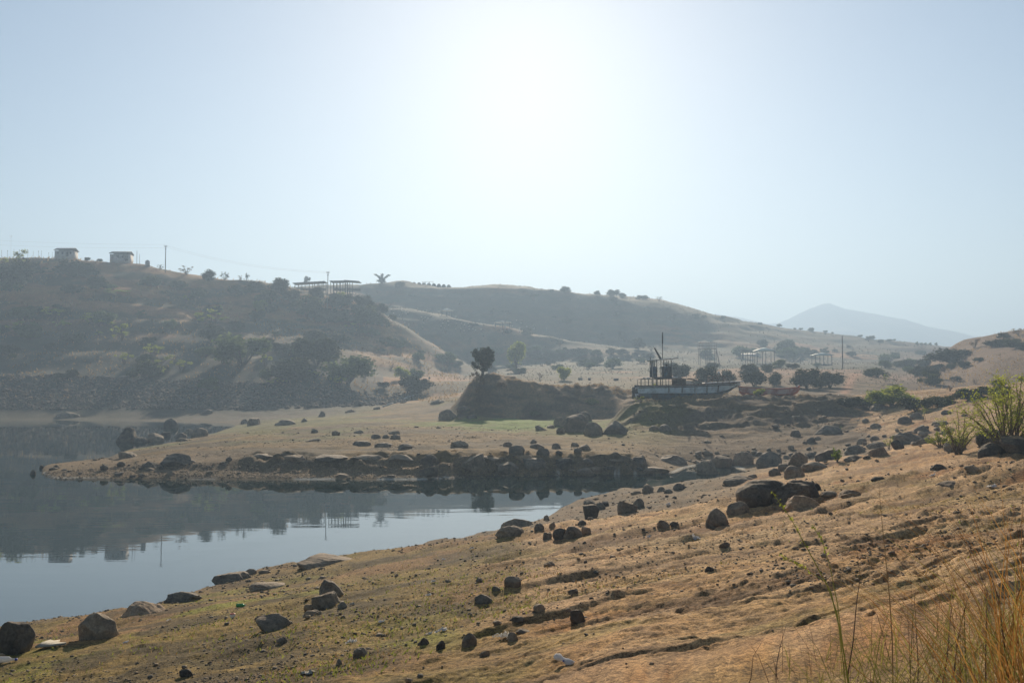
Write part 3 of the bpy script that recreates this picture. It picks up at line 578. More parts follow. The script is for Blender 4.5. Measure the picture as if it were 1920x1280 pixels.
ROCKS = [
 # --- near bank
 (42,1224,62,60,B,"tall dark slab of rock standing upright at the lower left water's edge",'blackrock'),
 (60,1220,18,20,U,"small rough stone leaning on the front of the upright dark slab",'basalt'),
 (195,1196,75,50,R,"big rounded brown boulder near the water just right of the upright slab",'basalt'),
 (8,1234,28,11,S_,"flat reddish stone at the left edge of the shore below the upright slab",'tanrock'),
 (625,1120,44,33,B,"squarish grey boulder at the back of the low pile on the mossy slope",'basalt'),
 (618,1140,58,30,U,"wide jagged grey boulder at the front of the low pile on the mossy slope",'basalt'),
 (646,1140,18,13,R,"small dark round stone at the right foot of the low boulder pile",'basalt'),
 (584,1144,20,12,B,"small tan block at the left foot of the low boulder pile",'tanrock'),
 (590,1154,36,11,S_,"low flat rock in front of the tan block beside the boulder pile",'basalt'),
 (520,1180,68,30,S_,"long wedge shaped grey rock lying on green moss",'basalt'),
 (494,1163,20,10,U,"small reddish stone behind the left end of the wedge shaped rock",'tanrock'),
 (534,1206,20,13,S_,"small grey stone just below the wedge shaped rock",'basalt'),
 (680,1232,28,19,U,"pointed dark brown stone on the moss below the plastic bag",'basalt'),
 (640,1246,12,12,U,"little upright stone left of the pointed brown stone",'basalt'),
 (795,1208,23,14,U,"dark stone on the moss, left one of a pair",'blackrock'),
 (828,1216,17,17,R,"dark upright stone on the moss, right one of a pair",'blackrock'),
 (881,1212,28,26,R,"rounded dark cobble with a dusty top on the mossy slope",'basalt'),
 (909,1230,18,11,U,"small stone above the edge of the bare pink rock at the bottom",'basalt'),
 (358,1268,24,16,B,"lone black stone near the bottom edge of the mossy slope",'blackrock'),
 (908,1131,36,18,S_,"low grey stone with a hump in the middle of the near slope",'basalt'),
 (961,1100,30,20,B,"black angular rock on bare earth between slope and ledges",'blackrock'),
 (932,1107,20,9,U,"small stone just left of the black angular rock",'basalt'),
 (900,1092,16,10,U,"small grey stone further left of the black angular rock",'basalt'),
 (1011,1146,23,15,R,"purplish dark stone sitting alone left of the black pointed rock",'basalt'),
 (1082,1170,30,28,B,"black pointed rock wedged at the foot of the layered ledge",'blackrock'),
 (1064,1149,12,10,R,"small reddish pebble behind the black pointed rock",'tanrock'),
 (969,1166,28,12,S_,"black shard of stone above the dried root",'blackrock'),
 (980,1187,27,9,S_,"thin dark stone at the right end of the dried root",'blackrock'),
 (962,1201,20,16,B,"dark split stone under the dried root",'basalt'),
 (933,1170,18,8,U,"brownish small stone left of the black shard",'tanrock'),
 (770,1278,18,8,B,"red brown brick-like fragment at the bottom edge left of the pink rock",'tanrock'),
 (790,1270,12,8,B,"dark fragment next to the brick-like fragment at the bottom edge",'basalt'),
 (1328,1071,20,10,S_,"dark lens shaped stone on the smooth tan ledge",'blackrock'),
 (1355,1028,20,13,U,"small black stone with a peak on the tan ledges above the lens shaped one",'blackrock'),
 (270,1152,84,24,S_,"long low bedrock hump at the waterline right of the big brown boulder",'tanrock'),
 (350,1128,66,22,U,"dark undercut bedrock hump at the waterline, second from the left",'basalt'),
 (440,1090,78,20,S_,"sloping rocky lip over the water above the green bottle",'basalt'),
 (474,1076,22,10,R,"small smooth rock on the waterline above the mossy slope, left of two",'basalt'),
 (500,1075,22,7,R,"small smooth rock on the waterline above the mossy slope, right of two",'basalt'),
 (510,1102,74,12,S_,"flat rock with a dark undercut edge near the shore",'basalt'),
 (620,1060,110,18,S_,"broad low rock swelling out of the shore in the middle of the near bank",'tanrock'),
 (972,987,60,16,S_,"long brown rock at the water's edge, the farther of two",'basalt'),
 (957,1004,56,20,S_,"long brown rock at the water's edge, the nearer of two",'basalt'),
 (940,1000,16,8,U,"small dark rock at the left tip of the two long brown rocks",'blackrock'),
 (1024,975,11,10,U,"small dark stone on the shoreline right of the long brown rocks",'basalt'),
 (1011,996,19,16,R,"egg shaped grey boulder beside the long brown rocks",'basalt'),
 (1035,988,12,10,U,"red brown stone right of the egg shaped boulder",'tanrock'),
 (1026,1011,17,14,U,"pale speckled stone at the left end of the row of four",'basalt'),
 (1048,1011,25,22,B,"dark squat boulder, second in the row of four",'blackrock'),
 (1073,1009,33,23,R,"largest boulder, third in the row of four",'basalt'),
 (1098,1001,18,14,U,"tan sided stone at the right end of the row of four",'tanrock'),
 (1090,984,17,9,S_,"low stone behind the row of four",'basalt'),
 (1107,972,32,27,B,"angular black boulder at the front of the cluster on the narrowing shore",'blackrock'),
 (1104,948,21,12,B,"black boulder with a flat top at the back of the cluster on the narrowing shore",'blackrock'),
 (1125,956,19,15,R,"mid grey boulder in the cluster on the narrowing shore",'basalt'),
 (1134,949,15,10,B,"rightmost small block of the cluster on the narrowing shore",'blackrock'),
 (1106,974,12,5,S_,"tiny pale slab at the foot of the angular black boulder",'basalt'),
 (1175,961,36,23,B,"brick shaped dark boulder alone on the gravel slope",'basalt'),
 (1196,953,21,20,R,"rounder boulder tucked behind the brick shaped one",'basalt'),
 (1212,925,25,18,U,"pointed round boulder at the mouth of the inlet",'basalt'),
 (1191,926,20,6,S_,"flat wet rock left of the pointed round boulder",'tanrock'),
 (1238,921,15,9,S_,"flat broken rock between the two boulders at the inlet's mouth",'basalt'),
 (1252,925,18,9,R,"bluish low stone in front of the broken rock at the inlet's mouth",'basalt'),
 (1272,918,22,13,R,"smooth oval boulder right of the bluish stone at the inlet's mouth",'basalt'),
 (1242,994,27,20,S_,"tan wedge shaped rock on the gravel slope",'tanrock'),
 (1262,988,17,11,R,"small dark stone touching the tan wedge shaped rock",'blackrock'),
 (1030,1062,22,10,U,"reddish weathered rock at the head of the layered ledges",'tanrock'),
 (1429,948,100,50,R,"largest dark boulder of the near bank, its rounded left half",'blackrock'),
 (1492,941,96,42,U,"long dark boulder joined to the right of the largest one",'blackrock'),
 (1527,921,18,16,R,"small knob of rock at the right end of the long dark boulder",'blackrock'),
 (1503,953,66,25,S_,"banded flat rock lying in front of the long dark boulder",'tanrock'),
 (1552,935,32,15,R,"smooth dark rock just right of the banded flat rock",'basalt'),
 (1590,932,50,15,S_,"flat pointed rock next to the smooth dark one on the right",'tanrock'),
 (1342,988,42,36,R,"brown upright boulder with a sunlit crown, left of two leaning together",'basalt'),
 (1380,966,42,27,R,"brown boulder behind, right of two leaning together",'basalt'),
 (1385,905,62,15,S_,"long flat rock beyond the largest dark boulder",'basalt'),
 (1408,898,18,10,U,"small pointed stone at the end of the long flat rock",'basalt'),
 (1487,896,38,24,R,"round dark boulder behind the largest one, the nearer of two stacked",'basalt'),
 (1495,873,38,26,R,"round dark boulder behind the largest one, the farther of two stacked",'basalt'),
 (1525,882,46,17,R,"low wide boulder right of the two stacked round ones",'basalt'),
 (1450,891,22,14,R,"small round boulder left of the two stacked ones",'basalt'),
 (1467,882,22,14,R,"small boulder between the pair of stacked boulders and the inlet",'basalt'),
 (1547,863,44,22,B,"dark square edged boulder left of the little green plant",'blackrock'),
 (1600,864,38,12,S_,"mossy topped flat boulder right of the little green plant",'basalt'),
 (1645,857,36,20,B,"red faced block at the edge of the near ground",'tanrock'),
 (1642,902,24,9,R,"low dark stone alone on the red earth below the block",'blackrock'),
 (1757,882,28,13,R,"dark rounded stone on the red earth, left of two in line",'blackrock'),
 (1818,882,28,10,S_,"dark flat stone on the red earth, right of two in line",'basalt'),
 (1857,838,54,35,R,"large dark boulder with a pale rim under the leafy shrub",'blackrock'),
 (1856,854,50,25,R,"dark boulder in front, at the foot of the leafy shrub",'blackrock'),
 (1902,850,56,34,B,"large black rock at the right edge under the leafy shrub",'blackrock'),
 (1788,846,42,25,R,"grey boulder among stems left of the boulders under the shrub",'basalt'),
 (1775,914,48,12,S_,"low crusty rock outcrop on the red earth near the right edge",'tanrock'),
 # --- inlet
 (1325,889,43,28,U,"pyramid shaped boulder standing in the inlet water",'basalt'),
 (1351,876,40,23,R,"pale round boulder at the head of the inlet, the lower of two",'tanrock'),
 (1389,873,41,28,R,"pale round boulder at the head of the inlet, the taller of two",'tanrock'),
 (1440,876,48,30,R,"broad shaded boulder right of the two pale round ones",'basalt'),
 (1224,888,58,14,S_,"pale whale-backed rock lying in the inlet water",'tanrock'),
 (1198,882,13,7,R,"small dark rock at the nose of the whale-backed rock",'blackrock'),
 (1097,891,32,14,R,"tan domed rock in the shallow water, the left of two",'tanrock'),
 (1115,888,26,14,R,"tan domed rock in the shallow water, the right of two",'tanrock'),
 (1075,887,20,8,S_,"low rock just left of the two tan domes in the shallows",'basalt'),
 (1100,871,22,13,R,"smooth boulder resting on the dark ledge above the shallows",'basalt'),
 # --- spit front
 (953,890,40,25,R,"smooth round boulder at the foot of the dark ledge by the water",'basalt'),
 (890,884,52,34,B,"biggest faceted boulder on the spit's waterline",'basalt'),
 (804,894,36,21,B,"dark block in the water carrying another rock on top",'blackrock'),
 (806,873,35,22,R,"mushroom-like cap rock on top of the dark block",'blackrock'),
 (1003,884,58,26,B,"broken ledge block by the water right of the smooth round boulder",'basalt'),
 (1055,882,44,24,B,"dark ledge block in shadow left of the shallows",'blackrock'),
 (1160,872,52,18,S_,"long ledge slab at the right end of the spit's front",'basalt'),
 (1260,868,56,16,S_,"tan topped ledge slab above the inlet",'tanrock'),
 (337,873,64,24,U,"long hunched boulder on the gravel of the spit's left part",'basalt'),
 (285,876,36,12,U,"low dark rubble rock left of the hunched boulder",'basalt'),
 (245,858,42,12,S_,"low ledge rock under the cube shaped boulder",'basalt'),
 (66,890,11,10,R,"lone round dark stone in the water off the tip of the spit",'blackrock'),
 (82,877,8,6,R,"small dark stone in the water by the tip of the spit",'blackrock'),
 (109,879,13,8,U,"dark rock on the very tip of the spit",'blackrock'),
 (322,891,15,9,U,"two lobed dark stone at the spit's waterline below the hunched boulder",'basalt'),
 (270,894,15,7,S_,"tan flat stone at the spit's waterline",'tanrock'),
 (252,896,10,6,B,"small black stone at the waterline left of the tan flat stone",'blackrock'),
 (500,862,44,12,S_,"leftmost low slab of the long broken ledge on the spit",'basalt'),
 (556,866,58,14,S_,"second slab from the left in the long broken ledge on the spit",'tanrock'),
 (622,868,60,16,B,"dark block in the middle of the long broken ledge on the spit",'basalt'),
 (690,867,64,15,S_,"wide slab right of the middle block in the long broken ledge",'basalt'),
 (752,868,50,17,B,"last block of the long broken ledge, left of the mushroom-like rock",'basalt'),
 (645,893,26,6,S_,"thin pale slab at the waterline under the long broken ledge",'tanrock'),
 (735,895,18,6,U,"small dark stone at the waterline left of the dark block in the water",'blackrock'),
 (920,868,36,14,B,"cracked ledge block between the faceted and the smooth round boulders",'basalt'),
 (985,866,46,14,S_,"sunlit topped ledge slab above the broken ledge block",'tanrock'),
 (1140,884,34,14,U,"shaded rock in the shallows below the long ledge slab",'basalt'),
 (1195,868,34,12,B,"squared ledge end right of the long ledge slab",'basalt'),
 # --- spit back
 (238,829,39,29,B,"tall cube shaped boulder on the far edge of the spit",'blackrock'),
 (266,830,24,11,R,"low rounded boulder touching the cube shaped one",'basalt'),
 (293,828,37,17,R,"wide loaf shaped boulder right of the cube shaped one",'basalt'),
 (313,818,17,9,R,"dark boulder peeking behind the loaf shaped one",'blackrock'),
 (341,820,23,9,R,"smooth boulder upper of two right of the loaf shaped one",'basalt'),
 (343,827,23,6,R,"smooth boulder lower of two right of the loaf shaped one",'basalt'),
 (375,819,31,17,R,"hump backed boulder at the right end of the far edge row",'basalt'),
 (355,812,26,8,S_,"flat dark rock between the hump backed boulder and the water",'basalt'),
 (322,802,27,18,R,"oval boulder standing alone in the still water behind the spit",'blackrock'),
 (130,783,44,12,U,"dark rocky knoll on the far shore at the left",'basalt'),
 (391,775,19,8,R,"small dome of rock on the far shore flats",'basalt'),
 (460,794,15,9,U,"little dark rock left of the trapezoid rock on the flats",'basalt'),
 (477,797,24,14,B,"trapezoid dark rock on the flats behind the spit",'basalt'),
 (537,797,38,11,S_,"long low dark rock right of the trapezoid one",'basalt'),
 (572,790,12,7,R,"small dark rock beyond the long low one",'basalt'),
 (604,781,13,11,U,"upright small rock far back on the flats",'basalt'),
 # --- meadow
 (591,811,13,7,R,"small round stone left of the lone cobble on the meadow",'basalt'),
 (631,816,16,9,R,"lone dark cobble on the left half of the meadow",'basalt'),
 (706,822,18,9,R,"leftmost of the row of round stones mid meadow",'basalt'),
 (724,822,15,8,R,"middle one of the row of round stones mid meadow",'basalt'),
 (742,823,19,9,R,"rightmost of the row of round stones mid meadow",'basalt'),
 (740,814,24,7,S_,"low stone just behind the row of round stones",'basalt'),
 (674,812,20,6,S_,"flat stone up left of the row of round stones",'basalt'),
 (762,842,26,11,B,"squared block in front of the row of round stones",'basalt'),
 (720,837,34,8,S_,"long flat outcrop left of the squared block",'basalt'),
 (680,836,36,10,S_,"broad flat outcrop, farthest left before the squared block",'basalt'),
 (590,827,32,6,S_,"thin outcrop near the left end of the meadow",'basalt'),
 (862,838,34,12,U,"outcrop hump between the squared block and the faceted boulder",'basalt'),
 (839,787,33,21,R,"large grey boulder left of the earth bank on the green meadow",'basalt'),
 (870,775,29,15,B,"boulder against the foot of the earth bank's left end",'basalt'),
 (885,785,24,9,S_,"low rock in the shadow of the earth bank",'blackrock'),
 (820,757,26,9,U,"rock half hidden by haze left of the earth bank",'basalt'),
 (657,773,19,6,U,"low rock beside the pale pipe",'basalt'),
 (707,767,13,5,U,"small rock at the lower end of the pale pipe",'basalt'),
 (969,850,29,16,R,"tilted egg shaped boulder on the meadow edge above the round boulder",'basalt'),
 (952,837,17,9,R,"pale small boulder up left of the tilted egg shaped one",'tanrock'),
 (1000,831,14,8,U,"small dark stone at the top of the loose trio",'basalt'),
 (1007,840,27,10,R,"flat round stone in the middle of the loose trio",'basalt'),
 (1018,853,25,16,U,"peaked boulder at the bottom of the loose trio",'basalt'),
 (1043,841,17,11,R,"dark stone right of the loose trio, the upper one",'basalt'),
 (1048,853,13,9,R,"dark stone right of the loose trio, the lower one",'blackrock'),
 (1078,837,15,8,R,"small stone heading the group of three near the ledge",'basalt'),
 (1083,848,15,9,R,"stone nearest the water in the group of three near the ledge",'basalt'),
 (1096,844,21,12,B,"largest stone in the group of three near the ledge",'basalt'),
 (1080,810,50,35,R,"biggest rounded boulder of the cluster on the green meadow",'basalt'),
 (1048,800,20,19,R,"egg shaped boulder at the left of the meadow cluster",'basalt'),
 (1096,789,26,18,R,"boulder peeping out behind the meadow cluster",'blackrock'),
 (1112,817,35,26,R,"round boulder at the right of the meadow cluster",'basalt'),
 (1051,811,17,10,B,"small block under the egg shaped boulder of the cluster",'basalt'),
 (1015,806,24,9,S_,"low pointed rock left of the meadow cluster",'basalt'),
 (1033,802,15,6,R,"small stone between the low pointed rock and the cluster",'basalt'),
 (1153,814,48,27,U,"shaded boulder between the meadow cluster and the boat's mound",'basalt'),
 (1225,807,17,10,R,"half buried stone on the boat's mound, left of two",'basalt'),
 (1246,809,23,14,R,"half buried pale stone on the boat's mound, right of two",'basalt'),
 (1490,818,19,12,R,"round dark stone on the slope below the red boat",'blackrock'),
 (1552,813,50,16,S_,"broad low rock on the slope right of the round dark stone",'basalt'),
 # --- right middle ground
 (1700,832,52,22,U,"bulky boulder at the crest left of the leafy shrub",'basalt'),
 (1732,831,42,12,S_,"long flat boulder right of the bulky crest boulder",'basalt'),
 (1640,840,38,13,U,"rugged rock line boulder on the crest beside the thin green weed",'basalt'),
 (1600,851,42,18,U,"rugged boulder behind the mossy topped flat one",'basalt'),
 (1680,842,22,18,B,"dark upright rock behind the thin green weed",'blackrock'),
 (1695,794,26,14,R,"dark boulder in the grassy hollow, the front one",'blackrock'),
 (1716,785,26,12,R,"dark boulder in the grassy hollow, the rear one",'basalt'),
 (1725,811,30,15,R,"mid grey boulder between the hollow and the crest",'basalt'),
 (1772,777,20,9,U,"dark spiky rock near the flowering hedge",'blackrock'),
 (1807,781,13,5,R,"small dark rock right of the dark spiky rock",'basalt'),
 (1760,797,28,9,S_,"low rock at the hollow's right side",'basalt'),
 (1622,793,14,9,R,"small boulder on the slope under the hedge's left end",'basalt'),
 (1640,803,20,10,R,"low boulder just below the small one under the hedge's left end",'basalt'),
 (1645,769,28,13,S_,"slanting rock slab at the hedge's left foot",'basalt'),
]
for r_ in ROCKS: rock(*r_[:5], label=r_[5], mat=r_[6], ymax=(62 if r_[1] > 905 else 240))
print("rocks done")

def scatter(n, pick, wr, hr, label, group, mats, name='stone', cat='stone', kinds=(R, U, B), seed=3, sub=2):
    rg = np.random.default_rng(seed); lib = [rock_mesh(seed*31+k, sub+1, kinds[k % len(kinds)]) for k in range(7)]
    mes = {}
    cnt = 0
    while cnt < n:
        px, py, w = pick(rg); p = hit(px, py)
        W = w*p.y/F; k = int(rg.integers(7)); mt = mats[int(rg.integers(len(mats)))]
        if (k, mt) not in mes:
            V, T = lib[k]; me = np_mesh(name, V, T=T, smooth=True); me.materials.append(M[mt]); mes[(k, mt)] = me
        o = bpy.data.objects.new(name, mes[(k, mt)]); COL.objects.link(o)
        H = W*rg.uniform(*hr); o.location = (p.x, p.y+W*.3, ground1(p.x, p.y+W*.3)+H*.22); o.scale = (W, W*rg.uniform(.7, 1.1), H)
        o.rotation_euler = (rg.uniform(-.2, .2), rg.uniform(-.2, .2), rg.uniform(0, 6.28)); meta(o, label, cat, group); ITEMS.append((o, px, py, label, 0)); cnt += 1
def shoreline_py(px): return np.interp(px, [a for a, _ in shore_px]+[1920], [b for _, b in shore_px]+[850])
def pk_near(rg):
    while True:
        px = rg.uniform(150, 1900); py = rg.uniform(900, 1270)
        if py > shoreline_py(px)+12 and (px < 1250 or rg.random() < .35): return px, py, rg.choice([4, 5, 6, 8, 11], p=[.3, .3, .2, .15, .05])
scatter(84, pk_near, 0, (.4, .8), "small dark loose stone, one of many strewn over the near slope", "loose stones strewn over the near slope", ['basalt', 'blackrock', 'tanrock', 'basalt'], seed=5)
def pk_rubble(rg):
    while True:
        px = rg.uniform(1290, 1790); c = np.interp(px, [1290, 1400, 1500, 1600, 1700, 1790], [862, 852, 850, 842, 822, 812]); py = c+rg.normal()*9
        return px, py, rg.choice([7, 10, 14, 20], p=[.3, .35, .25, .1])
scatter(90, pk_rubble, 0, (.45, .8), "rubble stone, in the rocky belt between the inlet and the leafy shrub", "rubble in the rocky belt behind the near bank", ['basalt', 'basalt', 'blackrock', 'tanrock'], seed=9)
def pk_spit(rg):
    px = rg.uniform(120, 1180); py = rg.uniform(800, 892) if rg.random() < .6 else rg.uniform(868, 894)
    py = max(py, np.interp(px, [120, 230, 330, 420], [878, 850, 835, 800])); return px, py, rg.choice([3, 4, 6, 8], p=[.35, .35, .2, .1])
scatter(58, pk_spit, 0, (.4, .7), "small stone lying loose on the flat spit", "loose stones on the spit", ['basalt', 'blackrock', 'basalt'], seed=15)
def pk_tip(rg): px = rg.uniform(90, 470); return px, rg.uniform(np.interp(px, [90, 230, 470], [872, 856, 866]), 893), rg.choice([5, 7, 10, 15], p=[.3, .3, .25, .15])
scatter(30, pk_tip, 0, (.4, .8), "dark stone lying near the tip of the flat spit", "dark stones near the tip of the spit", ['blackrock', 'basalt'], seed=27)
def pk_slope(rg): return rg.uniform(1190, 1700), rg.uniform(755, 845), rg.choice([4, 6, 9, 14], p=[.3, .35, .25, .1])
scatter(36, pk_slope, 0, (.35, .6), "half buried stone on the eroded slope beneath the beached boats", "half buried stones below the beached boats", ['basalt', 'tanrock', 'basalt'], seed=21)

# ---- uncountable gravel and scree
def bulk_rocks(name, P, W, mat, seed, sub=1, flat=.6):
    V0, T0 = ico(sub); rg = np.random.default_rng(seed); n = len(P); k = len(V0)
    A = rg.normal(size=(n, 3, 3)); Qm, _ = np.linalg.qr(A)
    V = V0[None]*rg.uniform(.72, 1.2, (n, k, 1)); V = V*rg.uniform(.6, 1.1, (n, 1, 3)); V = np.einsum('nij,nkj->nki', Qm, V)
    V[:, :, 2] *= flat; V = V*W[:, None, None]*.5+P[:, None, :]
    T = (T0[None]+(np.arange(n)*k)[:, None, None]).reshape(-1, 3)
    me = np_mesh(name, V.reshape(-1, 3), T=T); o = link(name, me, M[mat]); meta(o, kind="stuff"); return o
def gravel():
    rg = np.random.default_rng(44); N = 110000
    px = rg.uniform(-60, 1980, N); Y = 1/rg.uniform(1/64, 1/8.5, N); x = (px-960)/F*Y
    d, t = shore_d(x, Y); keep = (d > 0.05) & (rg.random(N) < np.where((d < 8.5) & (Y > 24), .6, .26))
    keep &= fbm(x/1.5, Y/1.5, 3, 401)+rg.uniform(-.3, .3, N) > -.05
    x, Y = x[keep], Y[keep]; W = np.exp(rg.normal(-3.25, .5, len(x)))*np.clip(Y/22, .5, 1.7); z = ground(x, Y)+W*.08
    h = len(x)*2//3
    P = np.stack([x, Y, z], 1); o = bulk_rocks("gravel", P[:h], W[:h], 'basalt', 1); meta(o, "loose dark gravel and pebbles over the near bank", "gravel")
    o = bulk_rocks("gravel", P[h:], W[h:], 'tanrock', 2); meta(o, "paler tan pebbles mixed over the near bank", "gravel")
    N = 9000; px = rg.uniform(60, 1250, N); Y = rg.uniform(63.2, 67, N); x = (px-960)/F*Y; z = ground(x, Y); k = (z > -.05) & (z < .8)
    x, Y, z = x[k], Y[k], z[k]; W = np.exp(rg.normal(-2.5, .45, len(x)))
    o = bulk_rocks("shingle", np.stack([x, Y, z], 1), W, 'basalt', 3); meta(o, "dark shingle along the waterline of the spit", "shingle")
    N = 16000; px = rg.uniform(100, 1700, N); Y = rg.uniform(66, 108, N); x = (px-960)/F*Y; z = ground(x, Y); k = (z > .15) & (fbm(x/4, Y/3, 3, 431)+rg.uniform(-.25, .25, N) > .05)
    W = np.exp(rg.normal(-2.3, .5, N)); o = bulk_rocks("gravel", np.stack([x, Y, z], 1)[k], W[k], 'basalt', 5, flat=.45); meta(o, "scattered gravel on the spit and the eroded slope", "gravel")
    N = 5200; px = rg.uniform(-60, 760, N); Y = rg.uniform(176, 198, N); x = (px-960)/F*Y; z = ground(x, Y); W = np.exp(rg.normal(-.75, .45, len(x)))
    k = z > 1.2; o = bulk_rocks("scree", np.stack([x, Y, z+W*.1], 1)[k], W[k], 'blackrock', 4, 1, .7); meta(o, "dark boulder scree at the foot of the left hill", "scree")
gravel()
print("gravel done")

# ------------------------------------------------------------------ vegetation
def leaves(P, size, rg, aspect=.55, up=0.0):
    """leaf shaped quads at points P"""
    n = len(P); a = rg.normal(size=(n, 3)); a[:, 2] += up; a /= np.linalg.norm(a, axis=1)[:, None]
    b = rg.normal(size=(n, 3)); b -= (b*a).sum(1)[:, None]*a; b /= np.linalg.norm(b, axis=1)[:, None]
    s = size*rg.uniform(.6, 1.35, n)[:, None]
    V = np.stack([P-a*s*.5, P+b*s*.5*aspect, P+a*s*.5, P-b*s*.5*aspect], 1).reshape(-1, 3)
    return V, np.arange(n*4).reshape(-1, 4)
def crown_lib(seed, n=1500, leaf=.055, shape='shrub', dens=.75):
    """unit crown: about 1 wide, z 0..1; returns (leaf mesh data, branch MB)"""
    rg = np.random.default_rng(seed); L = []
    if shape == 'shrub':
        for k in range(15):
            q = rg.uniform(.1, .36); an = rg.uniform(0, 6.28); L.append((q*math.cos(an), q*math.sin(an), rg.uniform(.18, .84-q*.7), rg.uniform(.13, .22)))
    elif shape == 'tree':
        for k in range(15):
            z = rg.uniform(.38, .9); q = .34*math.sin(min(1, (z-.25)/.7*1.1)*math.pi*.75+.3); L.append((rg.uniform(-q, q), rg.uniform(-q, q), z, rg.uniform(.10, .19)))
    elif shape == 'tall':
        for k in range(14):
            z = .14+.8*k/13; q = .26*math.sin(math.pi*min(.95, z*.9+.1)); L.append((rg.uniform(-q, q), rg.uniform(-q, q), z, .14+.10*math.sin(math.pi*z)))
    elif shape == 'sparse':
        for k in range(12): an = rg.uniform(0, 6.28); q = rg.uniform(.1, .42); L.append((q*math.cos(an), q*math.sin(an), rg.uniform(.35, .9), rg.uniform(.05, .12)))
    elif shape == 'fan':
        for s in (-1, 1):
            for k in range(9): f = k/8; L.append((s*(.05+.42*f), rg.uniform(-.05, .05), .35+.55*f**.8-(.1 if f > .8 else 0), .10-.05*f))
        for k in range(5): L.append((rg.uniform(-.05, .05), 0, .4+.1*k, .09))
        for k in range(6): L.append((rg.uniform(-.2, .2), rg.uniform(-.1, .1), rg.uniform(.1, .35), .12))
    L = np.array(L); pr = L[:, 3]**2; pr /= pr.sum(); ch = rg.choice(len(L), n, p=pr)
    q = rg.normal(size=(n, 3)); q /= np.linalg.norm(q, axis=1)[:, None]; rad = rg.uniform(0, 1, n)**.5*np.where(rg.random(n) < .12, 1.35, 1)
    P = L[ch, :3]+q*(L[ch, 3]*rad*rg.uniform(.8, 1.25, n))[:, None]
    P = P[P[:, 2] > 0.015]; V, Q = leaves(P, leaf, rg)
    br = MB()
    for (x, y, z, r) in L[:12]:
        j = rg.uniform(-.04, .04, 3); z0 = .25 if shape == 'tree' else .02
        br.tube([(0, 0, -.04), (x*.15+j[0]*.3, y*.15, z0+.05), (x*.6+j[0], y*.6+j[1], z*.65+.05), (x, y, z+r*.5)], [.028 if shape == 'tree' else .016, .02 if shape == 'tree' else .013, .009, .003], 5)
    return (V, Q), br
LIB = {}
def lib(kind, mat, k):
    key = (kind, mat, k)
    if key not in LIB:
        spec = {'shrub': ('shrub', 3000, .085), 'tree': ('tree', 3200, .07), 'tall': ('tall', 3000, .06), 'sparse': ('sparse', 600, .06), 'fan': ('fan', 1500, .075), 'bare': ('sparse', 90, .03)}[kind]
        (V, Q), br = crown_lib(k*97+len(LIB)*13+5, spec[1], spec[2], spec[0])
        cm = np_mesh('crown', V, Q); cm.materials.append(M[mat]); tm = br.mesh('trunk', True); tm.materials.append(M['twig' if kind in ('sparse', 'bare') else 'bark'])
        LIB[key] = (cm, tm)
    return LIB[key]
def plant(px, py, w, h, kind, mat, label, group=None, k=0, name='shrub', cat='shrub', rz=0.0, ymin=60, ymax=900, pos=None):
    p = pos if pos is not None else hit(px, py, ymin, ymax); W = w*p.y/F; H = h*p.y/F
    e = empty(name, (p.x, p.y+W*.2, ground1(p.x, p.y+W*.2)-.02*H), rz); e.scale = (W, W, H)
    cm, tm = lib(kind, mat, k)
    nm = ('crown', 'trunk') if name.endswith('tree') else ('foliage', 'stem')
    for me, pn in ((cm, nm[0]), (tm, nm[1])):
        o = bpy.data.objects.new(pn, me); COL.objects.link(o); o.parent = e
    return meta(e, label, cat, group)
D_, O_, YG, FG, BR = 'leaf_dark', 'leaf_olive', 'leaf_yellow', 'leaf_fresh', 'leaf_brown'
